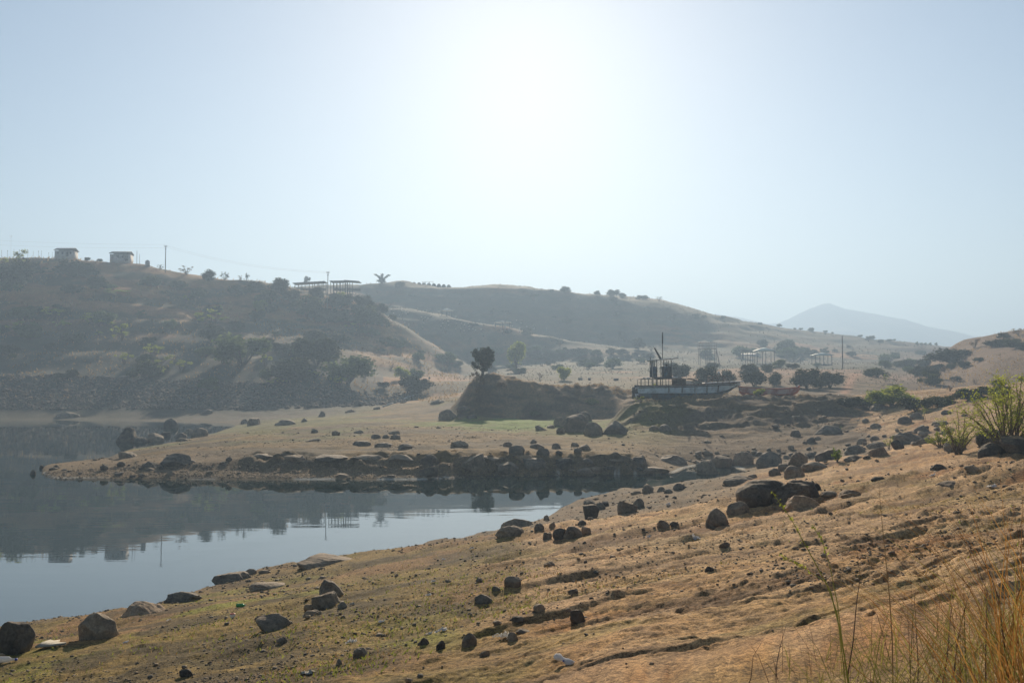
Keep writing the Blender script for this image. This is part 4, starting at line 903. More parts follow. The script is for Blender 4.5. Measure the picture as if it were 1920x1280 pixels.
PL = [
 (14,548,74,62,'shrub',D_,"big dark tree-like bush at the left edge of the hillside"),
 (122,522,56,36,'shrub',D_,"wide dark bush below the left white building"),
 (158,524,50,30,'shrub',D_,"dark bush adjoining the wide one below the left white building"),
 (180,547,38,29,'shrub',D_,"round dark bush standing alone below the two white buildings"),
 (75,516,34,12,'shrub',O_,"low olive bush on the upper slope at far left"),
 (162,490,12,8,'shrub',D_,"small bush on the skyline right of the left white building"),
 (186,487,11,6,'shrub',D_,"tiny bush on the skyline left of the right white building"),
 (300,506,14,10,'sparse',D_,"thin shrub on the skyline beside the small tank"),
 (348,516,28,16,'sparse',BR,"straggly dry shrub on the left skyline"),
 (388,530,30,24,'shrub',D_,"compact dark bush breaking the left skyline"),
 (420,526,23,15,'sparse',D_,"open branched shrub right of the compact skyline bush"),
 (449,529,12,10,'sparse',BR,"small dry shrub on the skyline"),
 (461,533,12,20,'sparse',D_,"thin upright shrub on the left skyline"),
 (478,548,34,22,'shrub',D_,"dark low bush just under the skyline's dip"),
 (522,553,38,34,'shrub',D_,"tall dark bush where the near hill meets the centre ridge"),
 (500,590,36,24,'shrub',D_,"dark bush beside the yellow green one on the near hill"),
 (486,592,26,32,'shrub',YG,"upright yellow green bush on the near hill's face"),
 (545,574,40,28,'shrub',D_,"dark bush below the leaning electric pole on the near hill"),
 (578,600,52,46,'shrub',O_,"large olive bush with a lit top in the middle of the near hill"),
 (592,566,30,24,'shrub',D_,"dark bush left of the ridge electric pole"),
 (635,580,48,34,'shrub',D_,"broad dark bush right of the ridge electric pole"),
 (640,562,20,16,'shrub',YG,"pale green bush top behind the broad dark bush"),
 (680,588,44,34,'shrub',D_,"rounded dark bush on the near hill's right shoulder"),
 (712,592,30,24,'shrub',D_,"last dark bush on the near hill's right shoulder"),
 (675,617,58,42,'shrub',O_,"large greenish bush below the right shoulder bushes"),
 (682,588,22,10,'shrub',FG,"small bright green bush crown on the right shoulder"),
 (392,612,70,26,'sparse',YG,"sprawling yellow green thicket in the middle of the near hill"),
 (400,592,34,18,'sparse',YG,"smaller yellow green thicket just above the sprawling one"),
 (52,632,44,20,'sparse',YG,"yellow green thicket low on the hill at the left"),
 (180,622,64,22,'sparse',YG,"faint green thicket low on the hill, left of centre"),
 (215,560,60,14,'sparse',YG,"thin green thicket under the round lone bush"),
 (450,690,100,66,'shrub','leaf_mid',"huge dark thicket at the foot of the near hill"),
 (590,690,84,62,'shrub',D_,"round topped dark thicket right of the huge one"),
 (650,722,96,56,'shrub','leaf_mid',"dark thicket at the near hill's lower right"),
 (540,720,90,50,'shrub',D_,"dark thicket between the huge and round topped ones at the foot"),
 (752,712,32,26,'shrub',YG,"small green bush on the brown spur"),
 (780,738,70,36,'shrub',D_,"shaded bush at the foot of the brown spur"),
 (560,655,26,18,'sparse',YG,"small green tuft bush on the lower face"),
 (575,536,13,17,'tree',D_,"round headed tree growing through the ridge-top shed"),
 (716,533,30,20,'fan',D_,"two armed fan shaped tree on the centre skyline"),
 (922,594,9,10,'tree',D_,"small round headed tree above the lower white tent"),
 (1035,549,9,6,'shrub',D_,"small bush on the centre skyline, leftmost"),
 (1060,550,20,13,'shrub',D_,"bush with a sprig on top on the centre skyline"),
 (1120,554,13,10,'shrub',D_,"dark bush on the centre skyline, third from left"),
 (1150,557,22,16,'shrub',D_,"biggest bush on the centre skyline"),
 (1168,558,18,9,'shrub',D_,"low bush right of the biggest skyline bush"),
 (1206,562,26,9,'shrub',D_,"long low bush on the centre skyline"),
 (1236,564,16,7,'sparse',D_,"wispy bush where the centre ridge begins to fall"),
 (1127,641,11,15,'tree',D_,"small tree alone on the valley side"),
 (1171,642,22,20,'tree',D_,"round tree in the valley beside the pale track"),
 (1198,656,30,26,'shrub',D_,"hazy bush right of the round valley tree"),
 (968,697,44,54,'tree',YG,"slender yellow green tree behind the earth bank"),
 (1058,713,28,30,'shrub',YG,"smaller yellow green tree right of the slender one"),
 (1275,714,40,36,'shrub',D_,"dark bush behind the ferry's wheelhouse"),
 (1330,727,52,46,'shrub',D_,"tall dark bush behind the ferry's bow rail, left"),
 (1366,724,32,34,'shrub',D_,"dark bush behind the ferry's bow rail, right"),
 (1416,724,44,32,'shrub',D_,"dark bush above the left end of the red boat"),
 (1454,724,30,30,'shrub',D_,"narrow dark bush above the middle of the red boat"),
 (1516,729,60,42,'shrub',D_,"large dark bush above the right end of the red boat"),
 (1560,727,54,34,'shrub',D_,"spreading dark bush left of the red track"),
 (1228,749,36,34,'shrub',YG,"sunlit yellow green bush growing against the ferry's stern"),
 (1202,758,30,12,'sparse',YG,"low weeds on the mound's lip below the ferry's stern"),
 (1427,742,26,13,'shrub',YG,"low yellowish bush between the ferry's bow and the red boat"),
 (1680,762,96,44,'shrub',YG,"big sunlit yellow green bush in the flowering hedge"),
 (1662,718,10,16,'sparse',YG,"thin green sapling on the bank beyond the hedge"),
 (1818,746,46,22,'shrub',FG,"green bush rising from the right part of the hedge"),
 (1790,676,90,30,'shrub',D_,"long dark bush at the foot of the right hill"),
 (1703,690,26,18,'shrub',D_,"hazy dark bush in the right valley, left of two"),
 (1732,706,32,24,'shrub',D_,"hazy dark bush in the right valley, right of two"),
 (1650,708,44,20,'shrub',O_,"olive scrub right of the tall bare pole"),
 (1885,634,24,12,'shrub',D_,"dark bush on the right hill's skyline"),
 (1912,628,30,12,'sparse',BR,"dry shrub on the right hill's skyline at the frame edge"),
 (1870,650,44,16,'shrub',D_,"dark bush patch near the top of the right hill"),
 (1522,622,10,9,'shrub',D_,"small pointed bush on the falling ridge, the left one"),
 (1462,611,12,7,'shrub',D_,"small bush on the falling ridge before the mountain"),
 (1630,642,16,10,'tree',D_,"little tree on the falling ridge below the mountain, left of two"),
 (1651,646,14,9,'tree',D_,"little tree on the falling ridge below the mountain, right of two"),
]
for i, a in enumerate(PL):
    nm = 'tree' if a[4] in ('tree', 'tall', 'fan') else 'shrub'
    plant(a[0], a[1], a[2]*1.12, a[3]*1.08, a[4], a[5], a[6], k=i % 3, name=nm, cat=nm, rz=i*1.3)
for j, px in enumerate((1720, 1728.5, 1736, 1745, 1756)):
    plant(px, 650, 7, 8 if j else 10, 'tree', D_, ("first", "second", "third", "fourth", "fifth")[j]+" little flat topped tree from the left in the far ridge's row of five", group="row of five little trees on the far ridge", k=0, name='tree', cat='tree', ymin=400)

def scrub(n, box, wr, kinds, label, group, seed, ymin=150, ymax=560, asp=(.35, .7)):
    rg = np.random.default_rng(seed)
    for i in range(n):
        px = rg.uniform(box[0], box[1]); lo = np.interp(px, box[2][0], box[2][1]); py = lo+(box[3]-lo)*rg.random()
        w = rg.uniform(*wr); kd, mt = kinds[int(rg.integers(len(kinds)))]
        p = hit(px, py, ymin, ymax)
        ITEMS.append((plant(px, py, w, w*rg.uniform(*asp), kd, mt, label, group, k=int(rg.integers(3)), rz=rg.uniform(0, 6), pos=p), px, py, label, 1))
HL = ([0, 200, 300, 400, 480, 560, 660, 700, 800], [500, 505, 520, 540, 555, 572, 580, 600, 665])
scrub(84, (0, 720, HL, 735), (18, 60), [('shrub', D_), ('shrub', 'leaf_mid'), ('shrub', O_), ('sparse', YG)], "dull scrub bush, one of many dotted over the hazy left hillside", "scrub bushes dotted over the left hillside", 61)
CL = ([540, 700, 900, 1150, 1300, 1500, 1700, 1850], [545, 540, 545, 565, 600, 640, 662, 670])
scrub(40, (700, 1800, CL, 672), (8, 26), [('shrub', D_), ('shrub', D_), ('sparse', D_), ('shrub', O_)], "small hazy bush, one of many on the centre ridge slopes", "bushes on the slopes of the centre ridge", 67, 300, 700)
scrub(58, (880, 1740, ([880, 1740], [662, 662]), 706), (14, 44), [('shrub', 'leaf_mid'), ('shrub', O_), ('shrub', 'leaf_mid'), ('shrub', D_)], "bush on the valley floor beyond the beached boats", "bushes on the valley floor", 71, 150, 400)
scrub(16, (700, 880, ([700, 880], [605, 690]), 715), (14, 40), [('shrub', 'leaf_mid'), ('shrub', O_), ('sparse', BR)], "low bush on the brown spur of the near hill", "bushes on the brown spur", 77)
scrub(20, (1740, 1940, ([1740, 1800, 1920], [690, 655, 632]), 745), (14, 44), [('shrub', D_), ('sparse', BR), ('shrub', O_)], "scrub bush on the slope of the right hill", "scrub bushes on the right hill", 73, 110, 330)
scrub(18, (1300, 1700, ([1300, 1400, 1500, 1600, 1700], [592, 606, 624, 638, 647]), 600), (6, 15), [('shrub', D_)], "tiny bush fringing the skyline of the falling ridge", "bushes fringing the falling ridge", 79, 380, 700)
print("plants done")

# ---- the dark tree on the earth bank, own crown
def bank_tree():
    p = hit(905, 702, 120, 160); s = p.y/F; e = empty('tree', (p.x, p.y, p.z-.1)); rg = np.random.default_rng(5)
    lob = [(-12,16,7),(8,20,9),(0,44,7),(-8,38,8),(7,38,9),(14,32,8),(-16,40,6),(-17,20,5),(-4,30,9),(10,47,6),(17,42,5),(3,12,6),(-10,28,5),(-14,47,4)]
    P = []
    for (x, z, r) in lob:
        n_ = int(r*r*4.2); q = rg.normal(size=(n_, 3)); q /= np.linalg.norm(q, axis=1)[:, None]
        P.append(np.array([x, rg.uniform(-8, 8), z])+q*(r*rg.uniform(.3, 1.2, n_))[:, None])
    V, Q = leaves(np.vstack(P)*s, .26, rg); link('crown', np_mesh('crown', V, Q), M[D_], e)
    t = MB(); t.tube([(0,0,-.4), (.1*s,0,6*s), (0,0,20*s), (1*s,0,34*s)], [.22, .17, .12, .04], 8)
    for (x, z, r) in lob[:11]: t.tube([(0,0,(z*.35)*s), (x*.5*s,0,z*.72*s), (x*s,0,z*s)], [.10,.06,.02], 5)
    t.build('trunk', M['bark'], e, True)
    meta(e, "dark leafy tree standing on the left end of the earth bank", "tree")
bank_tree()
plant(893,742,42,40,'sparse',BR,"dry brown scrub hanging down the left end of the earth bank",name='shrub',cat='shrub')
plant(1012,712,14,14,'sparse',BR,"small dry bush on top of the earth bank",name='shrub',cat='shrub')

for a_ in ((1002,782,22,12,"low dark bush at the foot of the earth bank, left"),(1110,762,26,14,"low dark bush on the lower face of the earth bank, right"),(940,728,20,11,"small dry bush high on the face of the earth bank below its top"),(1082,730,16,8,"tuft bush just under the earth bank's falling top")):
    plant(a_[0],a_[1],a_[2],a_[3],'shrub','leaf_mid' if a_[1] > 740 else BR,a_[4])
# ---- flowering hedge
def hedge():
    rg = np.random.default_rng(88)
    spots = [(1590,762,60,24,"leftmost, thickly flowered clump of the hedge of white flowers"),(1635,768,62,28,"second clump from the left in the hedge of white flowers"),(1722,772,70,30,"hedge clump right of the big yellow green bush"),(1770,768,70,26,"hedge clump above the dark spiky rock"),(1822,768,70,26,"hedge clump behind the leafy shrub's left branches"),(1875,765,76,26,"rightmost hedge clump, seen through the leafy shrub")]
    for i, (px, py, w, h, lab) in enumerate(spots):
        e = plant(px, py, w, h, 'shrub', O_ if i % 2 else D_, lab, group="flowering hedge", k=i % 3, name='flowering_shrub', cat='shrub', ymin=90, ymax=135)
        n_ = 26 if i < 3 else 14; an = rg.uniform(0, 6.28, n_); rr = rg.uniform(.15, .5, n_)
        P = np.stack([rr*np.cos(an), -np.abs(rr*np.sin(an)), rg.uniform(.45, 1.05, n_)], 1); V, Q = leaves(P, .030, rg, 1.0)
        link('blossom', np_mesh('blossom', V, Q), M['flower'], e)
hedge()

# ---- dry grass over the slopes (nobody could count it)
def blades(name, P, hgt, wid, mat, rg, lean=.35, label=None):
    n_ = len(P); an = rg.uniform(0, 6.28, n_); d = np.stack([np.cos(an), np.sin(an), np.zeros(n_)], 1)
    ln = np.stack([rg.normal(0, lean, n_), rg.normal(0, lean, n_), np.ones(n_)], 1)*hgt[:, None]
    mid = P+ln*.55; tip = P+ln+np.stack([ln[:,0]*.5, ln[:,1]*.5, -hgt*.06], 1)
    V = np.stack([P-d*wid[:, None], P+d*wid[:, None], mid+d*wid[:, None]*.7, mid-d*wid[:, None]*.7, tip], 1).reshape(-1, 3)
    b = np.arange(n_)[:, None]*5; Q = b+np.array([[0,1,2,3]]); T = b+np.array([[3,2,4]])
    o = link(name, np_mesh(name, V, Q, T), M[mat]); meta(o, label, "grass", kind="stuff"); return o
def dry_grass():
    rg = np.random.default_rng(91); N = 60000
    px = rg.uniform(-40, 1960, N); Y = np.exp(rg.uniform(math.log(150), math.log(520), N)); x = (px-960)/F*Y; z = ground(x, Y)
    k = (z > 3) & (fbm(x/12, Y/12, 3, 501)+rg.uniform(-.3, .3, N) > -.05); x, Y, z = x[k], Y[k], z[k]
    h = rg.uniform(.25, .8, len(x))*np.clip(Y/260, .6, 1.5)
    c_ = 960+F*x/Y; far_ = ((c_ > 860) & (c_ < 1720) | (Y > 310)) ; drop = far_ & (rg.random(len(x)) < .5); x, Y, z, h, far_ = x[~drop], Y[~drop], z[~drop], h[~drop], far_[~drop]; h = h*np.where(far_, .6, 1)
    blades("dry_grass", np.stack([x, Y, z-.05], 1)[~far_], h[~far_], h[~far_]*.22, 'drygrass', rg, .4, "dry brown grass over the hillsides")
    blades("low_scrub", np.stack([x, Y, z-.05], 1)[far_], h[far_], h[far_]*.3, 'leaf_scrub', rg, .4, "low olive scrub over the far slopes and valley floor")
    N = 14000; px = rg.uniform(870, 1210, N); Y = rg.uniform(129, 138, N); x = (px-960)/F*Y; z = ground(x, Y); k = z > 4.6
    h = rg.uniform(.06, .3, N)*sst(-.3, .4, fbm(x/2, Y/2, 3, 505)); blades("dry_grass", np.stack([x, Y, z-.03], 1)[k], h[k], h[k]*.12, 'drygrass', rg, .3, "russet grass fringe on top of the earth bank")
    N = 16000; px = rg.uniform(1200, 1760, N); Y = rg.uniform(100, 135, N); x = (px-960)/F*Y; z = ground(x, Y); h = rg.uniform(.05, .22, N)
    k = fbm(x/4, Y/4, 3, 511)+rg.uniform(-.2, .2, N) > .08; blades("dry_grass", np.stack([x, Y, z-.01], 1)[k], h[k], h[k]*.15, 'drygrass', rg, .4, "short dry grass around the beached boats")
dry_grass()

# ---- leafy shrubs of the near right
def leafy(px, py, w, h, label, seed, nb=16, leaf=.05, nleaf=70, mat=FG, lean=0.0, pos=None, name='shrub'):
    p = pos or hit(px, py, 15, 110); s = p.y/F; rg = np.random.default_rng(seed); e = empty(name, (p.x, p.y+.1, p.z-.05)); st = MB(); P = []
    for k in range(nb):
        an = rg.uniform(-1, 1); tx = (an*.5*w+lean*w)*s; tz = h*s*rg.uniform(.5, 1)*(1-.35*abs(an)); ty = rg.uniform(-.35, .35)*w*s
        b0 = Vector((rg.uniform(-.08, .08)*w*s, rg.uniform(-.05, .05)*w*s, 0)); pts = []
        for f in np.linspace(0, 1, 7):
            pts.append(Vector((b0.x+(tx-b0.x)*f**1.1+rg.normal()*.012*w*s*f, b0.y+(ty-b0.y)*f, tz*(1-(1-f)**1.35)+rg.normal()*.01*h*s)))
        st.tube([q[:] for q in pts], list(np.linspace(.013, .003, 7)*(1+w/160)), 5)
        for j in range(5):
            f = rg.uniform(.3, 1); i = min(5, int(f*6)); a = pts[i].lerp(pts[i+1], f*6-i) if f < 1 else pts[6]
            d = Vector((rg.normal(), rg.normal(), abs(rg.normal())*.7+.2)).normalized()*rg.uniform(.08, .22)*h*s
            st.tube([a[:], (a+d*.5)[:], (a+d)[:]], [.005, .004, .002], 4)
            for q in range(int(nleaf/5)): P.append((a+d*rg.uniform(.1, 1.1)+Vector(rg.normal(size=3)*.03*h*s))[:])
        for q in range(nleaf//3):
            f = rg.uniform(.35, 1); i = min(5, int(f*6)); a = pts[i].lerp(pts[min(6, i+1)], f*6-i); P.append((a+Vector(rg.normal(size=3)*.02*h*s))[:])
    V, Q = leaves(np.array(P), leaf, rg, .6); link('foliage', np_mesh('foliage', V, Q), M[mat], e); st.build('stem', M['twig'], e, True)
    return meta(e, label, "shrub")
leafy(1895,846,190,150,"large leafy green shrub reaching in from the right edge over black rocks",1,36,.06,130,YG)
leafy(1800,852,84,92,"lighter weedy shrub left of the large leafy one",2,22,.045,95,YG)
leafy(1765,838,60,34,"low yellowish weeds in front of the crest boulders",3,16,.045,70,YG)
leafy(1735,790,50,50,"thin bending branch with fresh leaves over the grassy hollow",4,4,.07,34,YG,lean=-.3)
leafy(1667,842,20,34,"thin green weed among the crest boulders",5,6,.06,30,YG)
leafy(1571,866,20,34,"little green plant between the square edged and mossy topped boulders",6,8,.07,34,FG)
leafy(1576,806,8,8,"tiny green sprout on the slope rock",7,4,.06,14,FG)

# ---- foreground grass
def stalk(px0, py0, pts, Y, rad, mat, label, head=False):
    """a stem whose points are given by eye, standing at depth Y on the ground"""
    b = at(px0, py0, Y); g = ground1(b.x, Y); P = [Vector((b.x, Y, g-.03))]+[at(a, c, Y+(k+1)*.06) for k, (a, c) in enumerate(pts)]
    P = [p for i, p in enumerate(P) if i == 0 or p.z > g]; e = empty('grass_stalk', P[0]); t = MB()
    Q = []
    for i in range(len(P)-1):
        for f in (0, .5): Q.append(P[i].lerp(P[i+1], f)-P[0])
    Q.append(P[-1]-P[0]); n_ = len(Q); t.tube([q[:] for q in Q], [rad*(1-.75*k/(n_-1)) for k in range(n_)], 5); t.build('stem', mat, e, True)
    rg = np.random.default_rng(int(px0)); L = []
    if head:
        for k in range(46): f = rg.uniform(.62, 1.0); x = f*(n_-1); i = min(n_-2, int(x)); L.append((Q[i].lerp(Q[i+1], x-i)+Vector(rg.normal(size=3)*.004))[:])
        V, F_ = leaves(np.array(L), .016, rg, .35, 1.2); link('seed_head', np_mesh('seed_head', V, F_), M['leaf_yellow'], e)
    return meta(e, label, "grass stalk")
M['stalk_g'] = worn("yellow green stem", (.30,.28,.03), (.48,.42,.05), 20, .6, bump=0)
M['stalk_b'] = worn("brown stem", (.07,.035,.02), (.17,.09,.05), 20, .8, bump=0)
M['stalk_o'] = worn("orange straw stem", (.30,.15,.05), (.45,.27,.09), 20, .7, bump=0)
stalk(1612,1400,[(1575,1180),(1558,1110),(1515,1030),(1482,970),(1447,921)],4.2,.0042,M['stalk_g'],"tallest yellow green grass stalk leaning left across the big dark boulder",True)
stalk(1600,1400,[(1570,1150),(1548,1090),(1500,1060),(1462,1040)],4.25,.003,M['stalk_g'],"yellow green stalk branching low to the left under the tallest one",True)
stalk(1605,1400,[(1570,1130),(1556,1060),(1540,1010),(1523,985)],4.3,.0028,M['stalk_g'],"short upright yellow green stalk beside the tallest one",True)
stalk(1676,1400,[(1673,1200),(1668,1120),(1660,1040),(1652,960),(1647,900)],4.4,.0034,M['stalk_o'],"tall straight straw coloured stem in the right foreground")
stalk(1590,1400,[(1600,1200),(1606,1130),(1613,1080),(1606,1030)],5.2,.0042,M['stalk_b'],"dark crooked twig standing left of the straight straw stem")
stalk(1720,1400,[(1722,1250),(1718,1180),(1714,1110)],4.6,.0036,M['stalk_b'],"dark upright stem right of the straight straw stem")
stalk(1760,1400,[(1776,1230),(1782,1160),(1784,1130)],4.6,.0038,M['stalk_b'],"dark stem with a blunt tip in the right foreground")
stalk(1780,1400,[(1797,1190),(1812,1130),(1822,1100)],4.5,.004,M['stalk_b'],"brown stem slanting right in the right foreground")
stalk(1850,1400,[(1848,1230),(1850,1150),(1851,1105)],4.2,.0036,M['stalk_b'],"thin dark stem just left of the orange grass clump")
stalk(1900,1300,[(1872,1120),(1858,1080),(1832,1030)],4.2,.0036,M['stalk_b'],"long dark stem curving left above the orange grass clump")
stalk(1456,1400,[(1455,1260),(1457,1240),(1462,1215),(1470,1185),(1476,1165)],5.0,.0032,M['stalk_b'],"small dark forked twig at the bottom, leftmost of the foreground grass",False)
stalk(1400,1400,[(1408,1270),(1412,1230),(1430,1200)],5.2,.003,M['stalk_b'],"short reddish twig at the bottom left of the foreground grass")
def fore_grass():
    rg = np.random.default_rng(7)
    def batch(N, fx, mat, hr, wr, lab, Yr, lean=.25):
        px = fx(N); Y = rg.uniform(*Yr, N); x = (px-960)/F*Y; z = ground(x, Y); h = rg.uniform(*hr, N)*np.clip((px-1350)/420, .35, 1.25)
        blades("grass", np.stack([x, Y, z-.02], 1), h, np.full(N, wr)*rg.uniform(.6, 1.3, N), mat, rg, lean, lab)
    batch(750, lambda N: 2010-560*rg.random(N)**1.3, 'gr_mix', (.15, .66), .0026, "yellow green grass in the right foreground", (3.6, 5.6), .5)
    batch(260, lambda N: 2010-160*rg.random(N)**1.1, 'gr_orange', (.45, .92), .0026, "orange brown straw at the bottom right corner", (3.4, 4.6), .42)
    batch(110, lambda N: 1420+500*rg.random(N), 'gr_brown', (.4, 1.0), .0016, "thin brown stems mixed in the foreground grass", (3.8, 6.0), .3)
def stubble():
    rg = np.random.default_rng(93); N = 42000; px = rg.uniform(-40, 1960, N); Y = 1/rg.uniform(1/48, 1/8.2, N); x = (px-960)/F*Y; d, t = shore_d(x, Y)
    k = (d > .6) & (fbm(x/2.0, Y/2.0, 3, 521)+rg.uniform(-.25, .25, N) > np.where(x < .2, .0, .32)); x, Y = x[k], Y[k]; z = ground(x, Y); h = rg.uniform(.012, .05, len(x))
    g = rg.random(len(x)) < np.where(x < .4, .6, .15)
    for q, mt, lb in ((g, 'moss_blade', "short green shoots on the mossy low ground"), (~g, 'drygrass', "short dry stubble on the near slope")): blades("stubble", np.stack([x, Y, z-.004], 1)[q], h[q], h[q]*.16+.001, mt, rg, .5, lb)
M['moss_blade'] = leaf_mat("moss shoots", (.14,.17,.03), (.34,.36,.07), .45)
stubble()
M['gr_mix'] = leaf_mat("mixed grass", (.10,.11,.025), (.36,.31,.09), .5); M['gr_orange'] = leaf_mat("orange straw", (.20,.085,.025), (.46,.25,.07), .45); M['gr_brown'] = leaf_mat("brown stems", (.06,.03,.02), (.22,.13,.07), .2)
fore_grass()
print("grass done")
# ------------------------------------------------------------------ the stranded ferry
def ferry():
    Y0 = 106.6; o0 = at(1190, 749, Y0); e = empty('ferry_boat', o0)
    def P(px, py, dy=0.0): return at(px, py, Y0)+Vector((0, dy, 0))-o0
    W = 3.4
    # hull stations: px, deck py, half beam at deck, chine py, half beam at chine, keel py
    st = [(1196,724,1.45,737,1.40,748.5),(1220,723.5,1.65,737,1.55,748.8),(1260,723,1.7,737,1.6,749),(1300,722,1.7,737,1.6,749),(1330,720.5,1.6,736.5,1.4,748.5),(1350,719.5,1.35,735,1.05,744.5),(1368,718.6,.95,731,.65,737.5),(1382,718,.5,725,.3,728.5),(1393,717.4,.06,720,.04,721.5)]
    def skin(rows, name, mat):
        V = []; n = len(rows[0])
        for r in rows: V += [v[:] for v in r]
        Q = [(i*n+k, (i+1)*n+k, (i+1)*n+k+1, i*n+k+1) for i in range(len(rows)-1) for k in range(n-1)]
        return np_mesh(name, V, Q)
    top = []; bot = []; dk = []
    for (px, dp, bd, cp, bc, kp) in st:
        c = W/2; d = P(px, dp); ch = P(px, cp); kk = P(px, kp)
        mz = (d.z+ch.z)/2; mb = (bd+bc)/2+.04
        top.append([Vector((d.x, c-bd, d.z)), Vector((d.x, c-mb, mz)), Vector((d.x, c-bc, ch.z))])
        bot.append([Vector((d.x, c-bc, ch.z)), Vector((d.x, c-bc*.8, kk.z+.04)), Vector((d.x, c, kk.z)), Vector((d.x, c+bc*.8, kk.z+.04)), Vector((d.x, c+bc, ch.z))])
        dk.append((d.x, c, bd, d.z))
    topR = [[Vector((v.x, W-v.y, v.z)) for v in r][::-1] for r in top]
    me = skin(top, 'topsides', None); me2 = skin(topR, 'topsides', None)
    hs = MB(); V = np.array([v.co[:] for v in me.vertices]); V2 = np.array([v.co[:] for v in me2.vertices]); q = [tuple(p.vertices) for p in me.polygons]
    hs.add(V, q); hs.add(V2, q)
    t0, t1 = top[0], topR[0]; hs.add([t0[0][:], t0[1][:], t0[2][:], t1[0][:], t1[1][:], t1[2][:]], [(0,1,4,5),(1,2,3,4)])
    hs.build('topsides', M['hull_pale'], e)
    h = link('hull_bottom', skin(bot, 'hull_bottom', None), M['hull_blue'], e)
    b0 = bot[0]; MB().add([v[:] for v in b0], T=[(0,1,2),(0,2,4),(2,3,4)]).build('transom', M['hull_blue'], h)
    d = MB(); V = []
    for (x, c, bd, z) in dk: V += [(x, c-bd+.02, z-.03), (x, c+bd-.02, z-.03)]
    d.add(V, [(2*i, 2*i+2, 2*i+3, 2*i+1) for i in range(len(dk)-1)]); d.build('deck', M['deck'], e)
    g = MB()
    for s in (-1, 1): g.tube([(x, c+s*bd, z+.02) for (x, c, bd, z) in dk], .07, 6)
    g.build('gunwale', M['rust'], e)
    b = MB()                                                    # dark wale under the deck edge
    for s in (-1, 1): b.tube([(x, c+s*(bd+.03), z-.14) for (x, c, bd, z) in dk[:-1]], .055, 6)
    b.build('rub_rail', M['darksteel'], e)
    for px in (1254, 1279, 1303, 1326, 1348):                  # tyre-dark straps on the side
        i = P(px, 722); bd = np.interp(px, [s_[0] for s_ in st], [s_[2] for s_ in st]); bc = np.interp(px, [s_[0] for s_ in st], [s_[4] for s_ in st])
        zc = P(px, 737).z; k = MB(); k.tube([(i.x, W/2-bd-.05, i.z), (i.x, W/2-(bd+bc)/2-.10, (i.z+zc)/2), (i.x, W/2-bc-.05, zc+.05)], .06 if px != 1303 else .03, 6); k.build('fender_strap', M['darksteel'], e)
    # bow platform, white, reaching past the bow
    f = MB(); a0 = P(1327, 719.2); a1 = P(1399, 715.6); V = []
    for (p, hb) in ((a0, 1.45), (P(1365, 717.3), 1.25), (a1, .75)):
        for dz in (0, .12): V += [(p.x, W/2-hb, p.z+dz), (p.x, W/2+hb, p.z+dz)]
    Q = []
    for i in range(2): a = i*4; Q += [(a, a+4, a+5, a+1), (a+2, a+3, a+7, a+6), (a, a+2, a+6, a+4), (a+1, a+5, a+7, a+3)]
    Q += [(0,1,3,2), (8,10,11,9)]; f.add(V, Q); f.build('bow_platform', M['white_paint'], e)
    k = MB(); q1 = P(1390, 719); k.lathe((q1.x, W/2-.3, q1.z-.28), [(0,0),(.16,.02),(.24,.12),(.24,.26),(.14,.36),(0,.38)], 10); k.build('bow_fender', M['white_paint'], e, True)
    # bow rail cage
    def post(mb, px, p0, p1, y, r=.03): a = P(px, p0); b_ = P(px, p1); mb.tube([(a.x, y, a.z), (a.x, y, b_.z)], r, 5)
    r = MB()
    for y in (.35, W-.35):
        for px in (1338, 1347, 1357, 1369): post(r, px, 718.5, 704.5, y)
        for py in (704.5, 709, 714): r.tube([P(1338, py).xz.to_3d() if False else Vector((P(1338, py).x, y, P(1338, py).z))[:], (P(1369, py).x, y, P(1369, py).z)], .025, 5)
    for px in (1338, 1369): 
        for py in (704.5, 711): r.tube([(P(px, py).x, .35, P(px, py).z), (P(px, py).x, W-.35, P(px, py).z)], .025, 5)
    r.build('bow_rail', M['rust'], e)
    l_ = MB(); q1 = P(1349, 700); post(l_, 1349, 705, 699, .35); l_.lathe((q1.x, .35, q1.z-.02), [(0,0),(.13,.02),(.15,.12),(.1,.2),(0,.22)], 8); l_.build('bow_lamp', M['white_paint'], e)
    # low cabin under the wheelhouse
    c = MB(); zc0 = P(1240, 723).z; zc1 = P(1240, 710).z
    for px in (1232, 1240, 1250, 1262, 1274, 1284): 
        for y in (.5, W-.5): post(c, px, 723, 709.5, y, .035)
    c.box(((P(1230, 0).x+P(1286, 0).x)/2, W/2, zc1+.02), (P(1286, 0).x-P(1230, 0).x, W-.7, .09)); c.build('lower_cabin_frame', M['darksteel'], e)
    c = MB(); x0, x1 = P(1262, 0).x, P(1283, 0).x; c.box(((x0+x1)/2, W/2, (zc0+zc1)/2-.02), (x1-x0, W-1.3, zc1-zc0-.06)); c.build('engine_box', M['deck'], e)
    a = MB(); zz = P(1245, 707.5).z; xa, xb = P(1225, 0).x, P(1258, 0).x; a.box(((xa+xb)/2, W/2, zz), (xb-xa, W-.9, .14)); a.build('wheelhouse_floor', M['darksteel'], e)
    # wheelhouse
    roof = MB(); p0 = P(1217, 675.8); p1 = P(1273, 671); ang = math.atan2(p1.z-p0.z, p1.x-p0.x)
    roof.box(((p0.x+p1.x)/2, W/2, (p0.z+p1.z)/2), ((p1-p0).length, 2.7, .10), (0, -ang, 0)); roof.build('wheelhouse_roof', M['white_paint'], e)
    for y in (.7, W-.7):
        for px, r_ in ((1225.5, .045), (1233.5, .05), (1246.5, .05), (1252, .03), (1261, .045)): ps = MB(); post(ps, px, 707.5, 674.5, y, r_); ps.build('wheelhouse_post', M['darksteel'], e)
